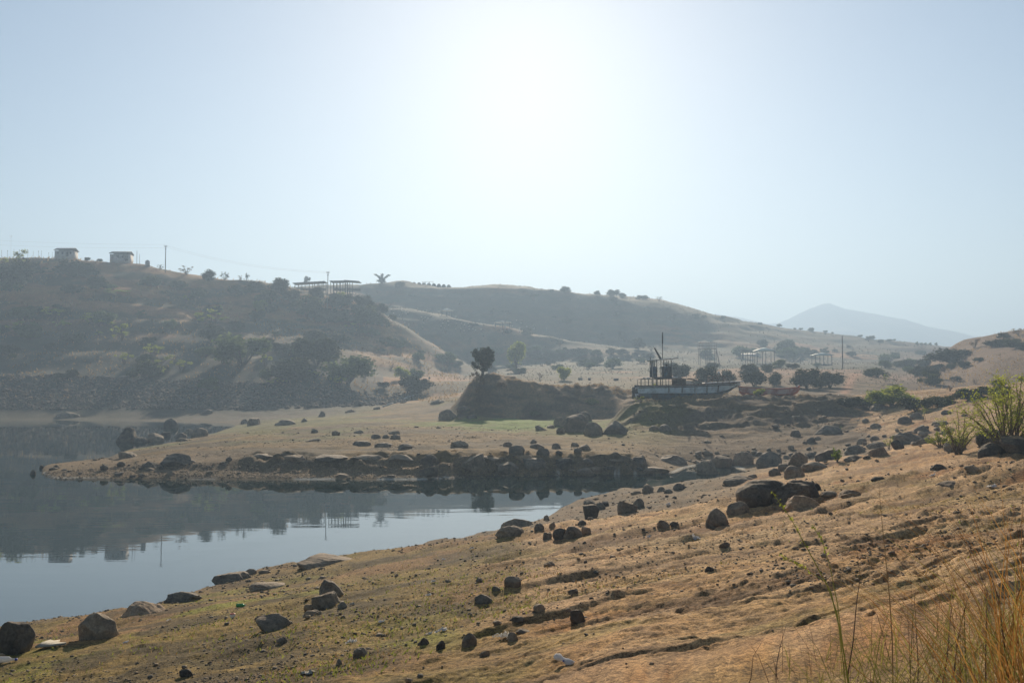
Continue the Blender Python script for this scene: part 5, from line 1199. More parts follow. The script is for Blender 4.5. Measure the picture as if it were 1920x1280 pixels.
    ps = MB(); u0 = P(1221, 669); u1 = P(1224.5, 708); ps.tube([(u0.x, .62, u0.z), (u1.x, .62, u1.z)], .05, 6); ps.build('wheelhouse_post', M['darksteel'], e)
    wp = MB(); u0 = P(1223.5, 676); u1 = P(1225.3, 707); wp.tube([(u0.x, .66, u0.z), (u1.x, .66, u1.z)], .06, 5); ch = wp.build('corner_post', M['white_paint'], e); ch['label'] = "white leaning corner post"
    def panel(pxa, pxb, pya, pyb, y, mat, nm): 
        a_, b_ = P(pxa, pya), P(pxb, pyb); m_ = MB(); m_.box(((a_.x+b_.x)/2, y, (a_.z+b_.z)/2), (abs(b_.x-a_.x), .05, abs(a_.z-b_.z))); return m_.build(nm, M[mat], e)
    panel(1226, 1233.2, 687, 707, .70, 'blue_panel', 'side_panel'); panel(1226, 1233.2, 687, 707, W-.7, 'blue_panel', 'side_panel')
    panel(1247, 1253.5, 686, 707, .70, 'hull_blue', 'side_panel'); panel(1254.5, 1261, 686, 707, .70, 'darksteel', 'side_panel'); panel(1248, 1261, 686, 707, W-.7, 'darksteel', 'side_panel')
    fr = MB(); a_ = P(1226.5, 677); b_ = P(1232.8, 687)
    for x in (a_.x, (a_.x+b_.x)/2, b_.x): fr.box((x, .72, (a_.z+b_.z)/2), (.05, .04, abs(a_.z-b_.z)))
    fr.box(((a_.x+b_.x)/2, .718, a_.z), (b_.x-a_.x, .04, .05)); fr.build('window_frame', M['white_paint'], e)
    wr = MB(); q = P(1254, 684); wr.lathe((q.x, W/2, q.z), [(0,0),(.3,.03),(.32,.1),(0,.14)], 10); wr.tube([(q.x, W/2, q.z), (q.x+.1, W/2, q.z-1.2)], .07); wr.build('steering_stand', M['darksteel'], e)
    # gear above the roof
    d1 = MB(); a_ = P(1242.5, 673); b_ = P(1230, 651); d1.tube([(a_.x, 1.2, a_.z), (b_.x, 1.2, b_.z)], [.13, .075], 7); d1.build('derrick', M['darksteel'], e)
    d1 = MB(); a_ = P(1246.8, 673); b_ = P(1246.8, 621); mm = P(1246.8, 643); d1.tube([(a_.x, 1.7, a_.z), (a_.x, 1.7, mm.z), (a_.x, 1.7, mm.z+.01), (b_.x, 1.7, b_.z)], [.045, .045, .08, .07], 6); d1.build('mast', M['darksteel'], e)
    # aft upper rail with white fenders lying on it
    ar = MB(); za = P(1200, 710.3)
    for y in (.3, W-.3):
        for px in (1202, 1210, 1217, 1223, 1231, 1239): post(ar, px, 724, 710, y, .028)
        ar.tube([(P(1200, 0).x, y, za.z), (P(1240, 0).x, y, za.z)], .04, 6)
        ar.tube([(P(1200, 0).x, y, P(0, 717).z), (P(1240, 0).x, y, P(0, 717).z)], .022, 5)
    ar.tube([(P(1200.5, 0).x, .3, za.z), (P(1200.5, 0).x, W-.3, za.z)], .04, 6); ar.build('aft_rail', M['darksteel'], e)
    for (a_, b_) in ((1202, 1206.5), (1208.5, 1216)):
        m_ = MB(); m_.tube([(P(a_, 0).x, .28, za.z+.08), (P(b_, 0).x, .28, za.z+.08)], .10, 8); m_.build('roller', M['white_paint'], e, True)
    m_ = MB(); a_, b_ = P(1262, 707), P(1272, 706); m_.box(((a_.x+b_.x)/2, .6, a_.z), (b_.x-a_.x, .5, .14)); m_.build('white_locker', M['white_paint'], e)
    # stay running down to the bow
    m_ = MB(); pts = [P(1282, 709), P(1300, 711.5), P(1320, 715.5), P(1332, 718)]; m_.tube([(p.x, .5, p.z) for p in pts], .04, 5)
    m_.tube([(P(1286, 0).x, .5, P(0, 709.6).z), (P(1297, 0).x, .5, P(0, 710.8).z)], .075, 6)
    m_.build('handrail', M['rust'], e)
    # engine and rudder gear over the stern
    s = MB(); 
    for (px, py, r_, hgt) in ((1190.5, 748, .24, 1.3), (1195.5, 748, .3, 1.5), (1201.5, 748, .28, 1.45)):
        q = P(px, py); s.lathe((q.x, .55, q.z), [(0,0),(r_,0),(r_*1.05,hgt*.3),(r_*.95,hgt*.32),(r_,hgt*.62),(r_*1.02,hgt*.66),(r_*.9,hgt),(0,hgt)], 10)
    s.build('stern_gear', M['darksteel'], e, True)
    s = MB(); 
    for (pa, pb) in (((1191, 729), (1196, 726)), ((1196, 726), (1203, 727)), ((1203, 727), (1206, 729)), ((1192, 738), (1194, 747)), ((1194, 739), (1199, 740))):
        a_, b_ = P(*pa), P(*pb); s.tube([(a_.x, .22, a_.z), (b_.x, .22, b_.z)], .075, 6)
    s.build('stern_bracket', M['white_paint'], e)
    meta(e, "derelict pale blue ferry with an open wheelhouse stranded on the dry mound", "boat")
ferry()

def red_boat():
    Y0 = 107.0; o0 = at(1390, 746.5, Y0); e = empty('rowing_boat', o0); W = 1.9
    def P(px, py): return at(px, py, Y0)-o0
    st = [(1390,725,.35,733,.22,737),(1397,726,.6,736,.45,742),(1408,727,.85,738,.65,746),(1430,728.5,.95,739,.75,747),(1455,729,.95,739,.75,747),(1475,728.5,.88,738.5,.65,746),(1490,727.5,.6,736.5,.4,742.5),(1500,726,.28,732,.18,736.5),(1504.5,724.5,.05,728,.04,730)]
    up, lo, inn = [], [], []
    for (px, a, b1, c_, b2, k) in st:
        x = P(px, a).x; za, zc, zk = P(px, a).z, P(px, c_).z, P(px, k).z; c = W/2
        up.append([(x, c-b1, za), (x, c-(b1+b2)/2-.05, (za+zc)/2), (x, c-b2, zc)]); up[-1] += []
        lo.append([(x, c-b2, zc), (x, c-b2*.6, zk+.08), (x, c, zk), (x, c+b2*.6, zk+.08), (x, c+b2, zc)])
        inn.append([(x, c-b1+.04, za-.01), (x, c-b2*.8, zk+.2), (x, c+b2*.8, zk+.2), (x, c+b1-.04, za-.01)])
    def grid(mb, rows):
        n_ = len(rows[0]); mb.add([v for r in rows for v in r], [(i*n_+k, (i+1)*n_+k, (i+1)*n_+k+1, i*n_+k+1) for i in range(len(rows)-1) for k in range(n_-1)])
    m_ = MB(); grid(m_, up); grid(m_, [[(x, W-y, z) for (x, y, z) in r] for r in up]); m_.build('upper_planks', M['pink_hull'], e)
    m_ = MB(); grid(m_, lo); m_.add(lo[0], T=[(0,1,2),(0,2,4),(2,3,4)]); m_.build('hull_bottom', M['red_hull'], e)
    m_ = MB(); grid(m_, inn); m_.build('inner_planks', M['deck'], e)
    m_ = MB()
    for s in (0, 1): m_.tube([(r[0][0], r[0][1] if s == 0 else W-r[0][1], r[0][2]+.02) for r in up], .045, 6)
    m_.build('gunwale', M['red_hull'], e)
    for px in (1412, 1436, 1462): 
        q = P(px, 730); m_ = MB(); m_.box((q.x, W/2, q.z), (.25, 1.66, .05)); m_.build('thwart', M['deck'], e)
    q = P(1503, 724); m_ = MB(); m_.tube([(q.x-.3, W/2, q.z-.1), (q.x, W/2, q.z+.15)], .05, 5); m_.build('stem_post', M['white_paint'], e)
    meta(e, "faded red wooden rowing boat lying on the sand right of the ferry", "boat")
red_boat()

# ------------------------------------------------------------------ buildings and poles on the hills
def ground_pt(px, py, Y0, Y1): return hit(px, py, Y0, Y1)
def hill_house(px0, px1, top, base, label, tall_right=False):
    Y = 293.; c = at((px0+px1)/2, base, Y); g = ground1(c.x, Y); s = Y/F; w = (px1-px0)*s; h = (base-top)*s; e = empty('house', (c.x, Y, c.z)); d = 4.0
    m_ = MB(); m_.box((0, d/2, h/2-.5), (w*.93, d, h+.6)); wl = m_.build('wall', M['wall'], e)
    rf = MB(); z = h-.05; V = []
    for (y, zz) in ((-.35, z-.05), (d/2, z+.75), (d+.35, z-.05)):
        for x in (-w/2, w/2): V += [(x, y, zz), (x, y, zz+.16)]
    Q = []
    for i in range(2): a = i*4; Q += [(a, a+2, a+6, a+4), (a+1, a+5, a+7, a+3), (a, a+4, a+5, a+1), (a+2, a+3, a+7, a+6)]
    Q += [(0,1,3,2), (8,10,11,9)]; rf.add(V, Q); rf.build('roof', M['roofing'], e)
    for k, fx in enumerate((-.3, -.05, .2, .38)):
        if k == (3 if tall_right else 2): m2 = MB(); m2.box((fx*w, -.02, h*.36), (.8, .06, h*.72)); m2.build('door', M['glass_dark'], e)
        else: m2 = MB(); m2.box((fx*w, -.02, h*.55), (.6, .06, h*.3)); m2.build('window', M['glass_dark'], e)
    meta(e, label, "house")
hill_house(101, 136.5, 468.5, 481, "left one of two white sheds with grey roofs on the left hilltop")
hill_house(204.5, 241.5, 475, 489, "right one of two white sheds with grey roofs on the left hilltop", True)
def tank():
    Y = 293.; c = at(276.5, 501, Y); s = Y/F; e = empty('water_tank', c); m_ = MB(); r = 4.2*s; h = 11*s
    m_.lathe((0,0,.3), [(0,0),(r,0),(r*1.02,h*.3),(r,h*.33),(r*1.02,h*.6),(r,h*.63),(r,h*.85),(r*.7,h*.97),(r*.3,h),(0,h)], 16); m_.build('drum', M['wall'], e, True)
    m_ = MB(); m_.lathe((0,0,h+.3), [(r*.32,0),(r*.32,.12),(0,.14)], 10); m_.build('lid', M['roofing'], e); m_ = MB(); m_.box((0,0,0), (r*2.2,r*2.2,.6)); m_.build('plinth', M['concrete'], e)
    meta(e, "small round water tank on the left skyline", "water tank")
tank()
WIRE = {}
def pole(px, top, base, label, Y0=60, Y1=900, arm=True, r=.11, Y=None, name='utility_pole', cat='utility pole', wid=5.5, lean=0):
    if Y: b0 = at(px, base, Y); b0.z = min(b0.z, ground1(b0.x, Y)) 
    else: b0 = hit(px, base, Y0, Y1)
    s = b0.y/F; tz = zat(px, top, b0.y)-b0.z; e = empty(name, b0); m_ = MB(); m_.tube([(0,0,-.4), (lean*.5*s,0,tz*.5), (lean*s,0,tz)], [r*1.15, r, r*.8], 8); m_.build('pole', M['concrete'], e, True)
    if arm:
        a = MB(); w_ = wid*s/2
        for dz in (.35, 1.0): a.box((lean*s, -.1, tz-dz), (w_*2*(1 if dz < .6 else .6), .12, .12))
        a.build('crossarm', M['rust'], e)
        for x in (-w_*.9, 0, w_*.9):
            q = MB(); q.lathe((x+lean*s, -.1, tz-.3), [(0,0),(.09,.02),(.06,.12),(.09,.2),(0,.3)], 7); q.build('insulator', M['wall'], e)
    WIRE[px] = (b0+Vector((lean*s, -.1, tz-.25)), wid*s/2*.9)
    return meta(e, label, cat)
pole(310, 460, 510, "tall electric pole on the left skyline with a small crossarm", Y=293., r=.13)
pole(613.5, 509, 560, "electric pole standing before the ridge-top sheds", Y=285., r=.13, wid=6, lean=1.2)
pole(1580, 629, 692, "tall bare pole right of the two pavilions", 130, 330, arm=False, r=.13)
pole(947, 585, 622, "slim pole beside the lower white tent on the terraced slope", 300, 420, arm=False, r=.15)
pole(1025, 614, 628, "short post at the right end of the terraced slope", 300, 420, arm=False, r=.14)
pole(256.5, 470, 492, "taller one of two thin posts beside the right white shed", Y=293., arm=False, r=.08, name='post', cat='post')
pole(261.5, 476, 492, "shorter one of two thin posts beside the right white shed", Y=293., arm=False, r=.06, name='post', cat='post')
pole(20, 441, 490, "electric pole farthest left on the hilltop, faint against the sky", Y=640., arm=True, r=.07)
def wires():
    def run(a, b, sag, label, r=.013):
        m_ = MB(); n_ = 14; m_.tube([(a.lerp(b, k/n_)-a-Vector((0,0,sag*4*(k/n_)*(1-k/n_))))[:] for k in range(n_+1)], r, 4)
        o = m_.build('power_line', M['darksteel']); o.location = a; meta(o, label, "power line", "power lines of the left hill")
    a, w1 = WIRE[310]; b, w2 = WIRE[613.5]; c = at(-260, 437, 330.)
    for k in (-1, 1):
        nm = "upper" if k > 0 else "lower"
        run(a+Vector((k*w1, 0, k*.15)), b+Vector((k*w2, 0, k*.15)), 1.6, nm+" thin wire between the skyline pole and the ridge electric pole")
        run(a+Vector((k*w1, 0, k*.5)), c+Vector((0, 0, k*.9)), 1.2, nm+" thin wire from the skyline pole towards the left edge of the sky")
wires()
def lamp(px, py, Y0=60, Y1=900, label="", group=None, h_px=6, globe=1.0, Y=None, pos=None):
    b0 = pos or (hit(px, py+h_px, Y0, Y1) if Y is None else at(px, py+h_px, Y)); s = b0.y/F; e = empty('garden_lamp', b0); 
    if 'lp' not in LIB:
        m_ = MB(); m_.tube([(0,0,-.2),(0,0,1)], .03, 5); p_ = m_.mesh('post', True); p_.materials.append(M['darksteel'])
        m_ = MB(); V, T = ico(2); m_.add(V, T=T); g_ = m_.mesh('globe', True); g_.materials.append(M['globe']); LIB['lp'] = (p_, g_)
    p_, g_ = LIB['lp']; H = h_px*s
    if group: ITEMS.append((e, px, py, "dark topped post" if 'hilltop' in group else "white garden lamp", 2))
    o = bpy.data.objects.new('post', p_); COL.objects.link(o); o.parent = e; o.scale = (1.2, 1.2, H)
    o = bpy.data.objects.new('globe', g_); COL.objects.link(o); o.parent = e; o.location = (0, 0, H); r = globe*s; o.scale = (r, r, r)
    return meta(e, label, "garden lamp", group)
def lamps():
    rg = np.random.default_rng(12)
    for i in range(95):
        if i < 60: px = rg.uniform(722, 872); py = rg.uniform(578, 614)+max(0, (px-800)*.08)
        else: px = rg.uniform(860, 1002); py = rg.uniform(600, 622)
        lamp(px, py, 290, 420, "tiny white garden lamp, one of many along the terraced slope by the tents", "white lamps on the terraced slope", 5, rg.uniform(.5, .95))
    for px, py in ((1136,670),(1148,668),(1160,671),(1178,668),(1198,667),(1214,667),(1220,667),(1234,667),(1242,667)):
        lamp(px, py, 150, 330, "white garden lamp in the row left of and behind the ferry's mast", "white lamps left of the ferry's mast", 5, .9)
    lamp(1271.5, 659.8, 150, 330, "brightest white globe lamp, high right of the wheelhouse roof", None, 12, 1.5)
    for px, py in ((1282,667.5),(1300.5,668.5),(1306,662.5),(1317.5,662.5),(1367.5,662.8),(1374,671),(1442,665)):
        lamp(px, py, 150, 300, "white garden lamp among bushes between the platform tower and the pavilions", "white lamps around the platform tower", 6, 1.05)
    for px in (1469, 1485, 1507, 1516, 1531, 1546, 1562, 1570, 1585, 1590): lamp(px, 671+(px % 3), 150, 300, "white garden lamp in the row by the right pavilion and bare pole", "white lamps by the right pavilion", 6, .8)
    for i, px in enumerate((3, 14, 26, 36, 41, 52, 62, 72, 77.5, 91, 98)):
        top = [469,470,467,469,471,470,471,471,470,474,473][i]; lamp(px, top, 60, 900, "dark topped post in the row on the left hilltop", "row of posts on the left hilltop", 476-469+i*.35+4, .75 if i % 2 else .4, Y=292.)
lamps()
# make the row of hilltop posts dark headed
dk_me = None
for o in list(COL.objects):
    if o.get('group') == "row of posts on the left hilltop":
        for ch in [c_ for c_ in COL.objects if c_.parent == o]:
            if ch.name.startswith('globe'):
                if dk_me is None: dk_me = ch.data.copy(); dk_me.materials.clear(); dk_me.materials.append(M['darksteel'])
                ch.data = dk_me; ch.name = 'cap'
        o.name = 'post'; o['category'] = 'post'

def gazebo(px, apex, eave, base, w, label, roofm, Y=None, cat='pavilion', name='pavilion', hip=True, open_=True):
    b0 = hit(px, base, 150, 450) if Y is None else at(px, base, Y); s = b0.y/F; b0.z = min(b0.z, ground1(b0.x, b0.y)); e = empty(name, b0)
    W = w*s; ze = zat(px, eave, b0.y)-b0.z; za = zat(px, apex, b0.y)-b0.z; D = W*.8; m_ = MB()
    V = [(-W/2,-D/2,ze),(W/2,-D/2,ze),(W/2,D/2,ze),(-W/2,D/2,ze),(0,0,za),(-W/2,-D/2,ze-.12),(W/2,-D/2,ze-.12),(W/2,D/2,ze-.12),(-W/2,D/2,ze-.12)]
    for (x, y) in ((-.2,-.2),(.2,-.2),(.2,.2),(-.2,.2)): pass
    m_.add(V, [(0,5,6,1),(1,6,7,2),(2,7,8,3),(3,8,5,0),(5,8,7,6)], [(0,1,4),(1,2,4),(2,3,4),(3,0,4)]); m_.build('roof', M[roofm], e)
    for x in (-.42, 0, .42):
        for y in (-.4, .4):
            q = MB(); q.tube([(x*W, y*D, -.3), (x*W, y*D, ze-.1)], .11, 6); q.build('post', M['darksteel'], e)
    if open_: q = MB(); q.box((0, 0, .12), (W*.84, D*.8, .24)); q.build('floor', M['concrete'], e)
    return meta(e, label, cat)
gazebo(1433, 651, 657.5, 684, 38, "larger square pavilion with a pointed pale green roof", 'green_roof')
gazebo(1541, 660.5, 665.5, 684, 36, "smaller pavilion with a low pointed roof near the bare pole", 'green_roof')
gazebo(838, 577.5, 581.8, 592, 22, "upper white tent on the terraced slope", 'canvas', cat='tent', name='tent', open_=False)
gazebo(942.5, 601, 604, 616, 32, "lower, wider white tent on the terraced slope", 'canvas', cat='tent', name='tent', open_=False)

def tower():
    b0 = hit(1330, 684, 150, 330); s = b0.y/F; e = empty('viewing_platform', b0)
    def X(px): return (px-1330)*s
    def Z(py): return zat(1330, py, b0.y)-b0.z
    for px in (1313, 1326, 1333, 1343):
        for y in (0, 2.2): q = MB(); q.tube([(X(px), y, -.3), (X(px), y, Z(653))], .09, 6); q.build('leg', M['darksteel'], e)
    q = MB(); q.box((X(1328), 1.1, Z(653.3)), (34*s, 2.6, .16)); q.build('platform', M['darksteel'], e)
    q = MB()
    for px in (1311.5, 1320, 1325.5, 1328.5, 1333.5, 1343.5):
        for y in (0, 2.2): q.tube([(X(px), y, Z(653)), (X(px), y, Z(641.5))], .05, 5)
    for y in (0, 2.2):
        for py in (642, 648): q.tube([(X(1311.5), y, Z(py)), (X(1343.5), y, Z(py))], .04, 5)
    q.build('railing', M['rust'], e)
    for px in (1311.5, 1326.3, 1329.6): q = MB(); q.lathe((X(px), 0, Z(641.8)), [(0,0),(.16,.1),(.16,.22),(0,.3)], 8); q.build('lamp_globe', M['globe'], e)
    q = MB(); q.tube([(X(1343.5), .2, Z(653)), (X(1347), .2, Z(668)), (X(1350), .2, 0)], .08, 5); q.tube([(X(1343.5), 1, Z(653)), (X(1347), 1, Z(668)), (X(1350), 1, 0)], .08, 5); q.build('ladder', M['rust'], e)
    meta(e, "raised viewing platform on thin legs with railings behind the ferry", "platform")
    # open shed, dark flat frame over white roofing
    b0 = hit(1408, 684, 150, 330); e = empty('open_shed', b0); s = b0.y/F
    def X2(px): return (px-1408)*s
    def Z2(py): return zat(1408, py, b0.y)-b0.z
    for px in (1393, 1402, 1411):
        for y in (0, 2.4): q = MB(); q.tube([(X2(px), y, -.3), (X2(px), y, Z2(657))], .08, 6); q.build('post', M['darksteel'], e)
    q = MB(); q.box((X2(1402), 1.2, Z2(656.8)), (19*s, 2.8, .16)); q.box((X2(1402), 1.2, Z2(658.6)), (18*s, 2.7, .08)); q.build('flat_roof', M['darksteel'], e)
    q = MB(); q.box((X2(1410), 1.6, Z2(664)), (33*s, 2.4, .12), (math.radians(14), 0, 0)); q.build('lower_roof', M['white_paint'], e)
    q = MB(); q.box((X2(1393.5), .4, Z2(667)), (2.6*s, .5, 10*s)); q.build('side_board', M['blue_panel'], e)
    q = MB(); 
    for py in (670, 674): q.tube([(X2(1395), 0, Z2(py)), (X2(1425), 0, Z2(py))], .05, 5)
    for px in (1418, 1425): q.tube([(X2(px), 0, -.2), (X2(px), 0, Z2(664))], .06, 5)
    q.build('railing', M['wall'], e); meta(e, "open shed with a dark flat roof frame and a pale lower roof", "shed")
    b0 = hit(1495, 682, 150, 330); e = empty('playground_slide', b0); s = b0.y/F
    q = MB(); q.box((0, 0, 6.5*s), (16*s, .6, .1), (0, -math.radians(42), 0)); q.build('chute', M['roofing'], e)
    q = MB(); 
    for y in (-.25, .25): q.tube([(5.6*s, y, -.2), (5.6*s, y, 12*s)], .04, 5)
    for k in range(4): q.tube([(5.6*s, -.25, (k+1)*2.6*s), (5.6*s, .25, (k+1)*2.6*s)], .03, 4)
    q.build('ladder', M['rust'], e); meta(e, "grey slide sloping down left between the two pavilions", "slide")
tower()

ORD2 = ['first', 'second', 'third', 'fourth', 'fifth', 'sixth', 'seventh', 'eighth', 'last']
def ridge_sheds():
    def shed(x0, x1, pyl, pyr, base, label, posts, Y=318.):
        c = at((x0+x1)/2, base, Y); s = Y/F; e = empty('ridge_shed', c); m_ = MB(); zl = (base-pyl)*s; zr = (base-pyr)*s; L = (x1-x0)*s
        m_.box((0, 2.5, (zl+zr)/2), (L, 6, .22), (0, -math.atan2(zr-zl, L), 0)); m_.build('roof', M['roofing'], e)
        for px in posts:
            for y in (0, 5): q = MB(); f = (px-x0)/(x1-x0); q.tube([((px-(x0+x1)/2)*s, y, -1.8), ((px-(x0+x1)/2)*s, y, zl+(zr-zl)*f)], .12, 6); q.build('post', M['darksteel'], e)
        q = MB(); q.box((0, 4.9, 1.0*s), (L*.9, .3, 5*s)); q.build('back_wall', M['roofing'], e); meta(e, label, "shed")
    shed(549, 609, 531, 527.5, 541, "long open shed with a thin roof on the ridge left of the electric pole", (553, 566, 580, 590, 598, 606))
    shed(618, 645, 527, 526.5, 541, "solid dark shed on the ridge just right of the electric pole", (620, 626, 632, 638, 643))
    shed(645, 673, 525.5, 527.5, 541, "shed with a cantilevered thin roof at the right end of the ridge group", (647, 651, 656))
    for k in range(9):
        px = 767+k*9.3; b0 = at(px, np.interp(px, [760, 800, 850], [534.5, 536.5, 541]), 430.); s = 430/F; e = empty('domed_hut', b0); r = 4.6*s
        q = MB(); q.lathe((0,0,-.8), [(r,0),(r,1.0),(r*1.05,1.05),(r*.92,1.5),(r*.66,2.0),(r*.3,2.3),(0,2.38)], 12); q.build('dome', M['roofing'], e, True); q = MB(); q.box((0,-r*.98,.2), (.7,.1,1.2)); q.build('door', M['glass_dark'], e)
        meta(e, ORD2[k]+" domed hut from the left in the row on the centre skyline", "hut", "row of domed huts on the centre skyline")
    e = empty('scaffold_frame', at(802, 540, 432.)); s = 432/F; q = MB()
    for x in (-10, -4, 3, 10): q.tube([(x*s, 0, -1), (x*s, 0, 12*s)], .07, 5)
    q.tube([(-11*s, 0, 12*s), (11*s, 0, 12*s)], .07, 5); q.build('frame', M['rust'], e); meta(e, "thin open frame standing over the row of domed huts", "frame")
ridge_sheds()

# ---- pale pipe lying up the slope, three pale boxes behind the bank
def pipe():
    P = [hit(px, py, 90, 300) for px, py in ((718,763),(735,757.5),(752,751),(765,745.5),(776,742))]; e0 = P[0]
    m_ = MB(); m_.tube([(p-e0+Vector((0,0,.12)))[:] for p in P], .13, 7); o = m_.build('water_pipe', M['canvas']); o.location = e0; meta(o, "thin pale pipe running up the slope from the flats", "pipe")
    for i, (px, py, w, lab) in enumerate(((1088,712,8,"pale open topped crate behind the earth bank, left of two"),(1105,712,5,"pale small crate behind the earth bank, right of two"),(1155,713,9,"dark crate with a white lid beyond the bank, near the ferry"))):
        b0 = hit(px, py, 140, 330); s = b0.y/F; e = empty('crate', b0); q = MB(); q.box((0,0,1.6*s), (w*s, w*s*.7, 3.4*s)); q.build('box', M['darksteel' if i == 2 else 'roofing'], e); q = MB(); q.box((0,0,3.5*s), (w*s*1.1, w*s*.8, .7*s)); q.build('lid', M['white_paint'], e); meta(e, lab, "crate")
pipe()

# ------------------------------------------------------------------ litter on the near bank
def film(px, py, w, h, label, seed, name='plastic_scrap', mat='plastic_w', cat='litter'):
    p = hit(px, py, 5, 62); s = p.y/F; rg = np.random.default_rng(seed); n_ = 14; W = w*s; D = W*.75; H = h*s*.55
    a = np.linspace(-1, 1, n_); A, B_ = np.meshgrid(a, a); r = np.hypot(A, B_)
    ph = np.arctan2(B_, A); rim = .72+.28*np.sin(ph*2+seed)*np.cos(ph*3+seed*2); A2 = A*rim; B2 = B_*rim
    Z = np.abs(fbm(A*1.8+seed*3.1, B_*1.8, 3, seed))*H*1.6+H*.35*(1-np.clip(r, 0, 1))+.004
    X = A2*W/2; Y_ = B2*D/2; G = ground((X+p.x).ravel(), (Y_+p.y+D*.4).ravel()).reshape(X.shape); V = np.stack([X, Y_, G-p.z+Z], -1).reshape(-1, 3)
    i = (np.arange(n_-1)[:, None]*n_+np.arange(n_-1)[None]).ravel(); o = link(name, np_mesh(name, V, np.stack([i, i+1, i+n_+1, i+n_], 1), smooth=True), M[mat]); o.location = (p.x, p.y+D*.4, p.z)
    return meta(o, label, cat)
film(657,1207,25,14,"clear crumpled plastic bag lying on the moss",3,'plastic_bag')
film(824,1185,28,10,"white plastic scrap on the moss right of centre, largest of two",4)
film(804,1190,14,6,"small white scrap at the left tip of the largest plastic scrap",5)
film(803,1117,14,7,"white scrap high on the mossy slope",6)
film(813,1092,12,7,"white scrap near the gravel edge above the mossy slope",7)
film(885,1030,11,5,"small white scrap near the water on the gravel",8)
film(832,1050,9,4,"pale flake on the gravel slope left of the small white scrap",9)
film(1253,948,10,8,"white scrap in the middle of the gravel slope right of the brick shaped boulder",10)
film(1217,1010,10,8,"white scrap below the tan wedge shaped rock",11)
film(1305,1012,18,6,"pale torn scrap on the tan ledge",12)
film(1863,915,22,7,"white rag on the red earth near the right edge",13)
film(1751,893,13,6,"pale scrap under the dark rounded stone on the red earth",14)
film(660,1134,12,6,"tan paper scrap at the right foot of the boulder pile",15,mat='card')
film(714,1168,16,5,"faint pale scrap in the middle of the moss",16)
film(572,1266,34,9,"weathered strip of board on the moss near the bottom edge",17,'board_strip','card')
film(315,1164,10,5,"pale scrap on the pebbles right of the big brown boulder",18)
film(235,1206,14,5,"small pale scrap right below the big brown boulder",19)
def board():
    p = hit(92, 1214, 8, 40); s = p.y/F; z = ground1(p.x, p.y+.1)+.03; e = empty('cardboard_sheet', (p.x, p.y, z)); m_ = MB()
    O = [(-22,-4),(28,-2),(30,2),(12,5),(6,14),(-4,13),(-16,18),(-24,10)]; V = [(x*s, y*s*2.2, .0+x*.0006) for x, y in O]+[(x*s, y*s*2.2, .025+x*.0006) for x, y in O]; n_ = len(O)
    m_.add(V, [(i, (i+1) % n_, (i+1) % n_+n_, i+n_) for i in range(n_)], [(n_, n_+i, n_+i+1) for i in range(1, n_-1)]+[(0, i+1, i) for i in range(1, n_-1)]); m_.build('sheet', M['card'], e); meta(e, "pale broken board lying flat beside the upright dark slab", "board")
    p = hit(9, 1243, 8, 40); e = empty('plastic_bottle', (p.x, p.y, p.z+.05)); m_ = MB(); m_.tube([(-.13,0,0),(-.12,0,0),(.05,0,0),(.09,0,0),(.14,0,0)], [.02,.04,.04,.015,.015], 10); m_.build('body', M['plastic_w'], e, True); m_ = MB(); m_.tube([(.14,0,0),(.165,0,0)], .018, 8); m_.build('cap', M['blue_print'], e); meta(e, "white bottle on the ground at the left edge below the upright slab", "bottle")
board()
def green_bottle():
    p = hit(452, 1139, 8, 60); s = p.y/F; L = 18*s; e = empty('soft_drink_bottle', (p.x, p.y, p.z+.04), .1); m_ = MB()
    pr = [(-.5,.0),(-.49,.16),(-.3,.19),(-.28,.175),(-.05,.175),(-.03,.19),(.15,.19),(.3,.13),(.38,.06),(.44,.055)]; m_.tube([(a*L, 0, 0) for a, r in pr], [max(.001, r*L*1.1) for a, r in pr], 12); m_.build('body', M['green_plastic'], e, True)
    m_ = MB(); m_.tube([(.44*L,0,0),(.5*L,0,0)], .065*L, 10); m_.build('cap', M['white_paint'], e); meta(e, "green plastic bottle lying on the pebbles near the water", "bottle")
    p = hit(436, 1159, 8, 60); e = empty('plastic_cup', (p.x, p.y, p.z)); s = p.y/F; m_ = MB(); r = 5*s; m_.lathe((0,0,0), [(0,0),(r*.8,0),(r*.95,r*.8),(r*1.05,r*1.6),(r*.9,r*1.6),(0,r*1.35)], 12); m_.build('cup', M['plastic_w'], e); m_ = MB(); m_.lathe((0,0,r*1.62), [(r*.75,0),(r*1.0,.0),(r*1.0,r*.2),(r*.75,r*.2)], 12); m_.build('rim', M['red_print'], e); meta(e, "crushed white tub with a red rim just below the green bottle", "tub")
green_bottle()
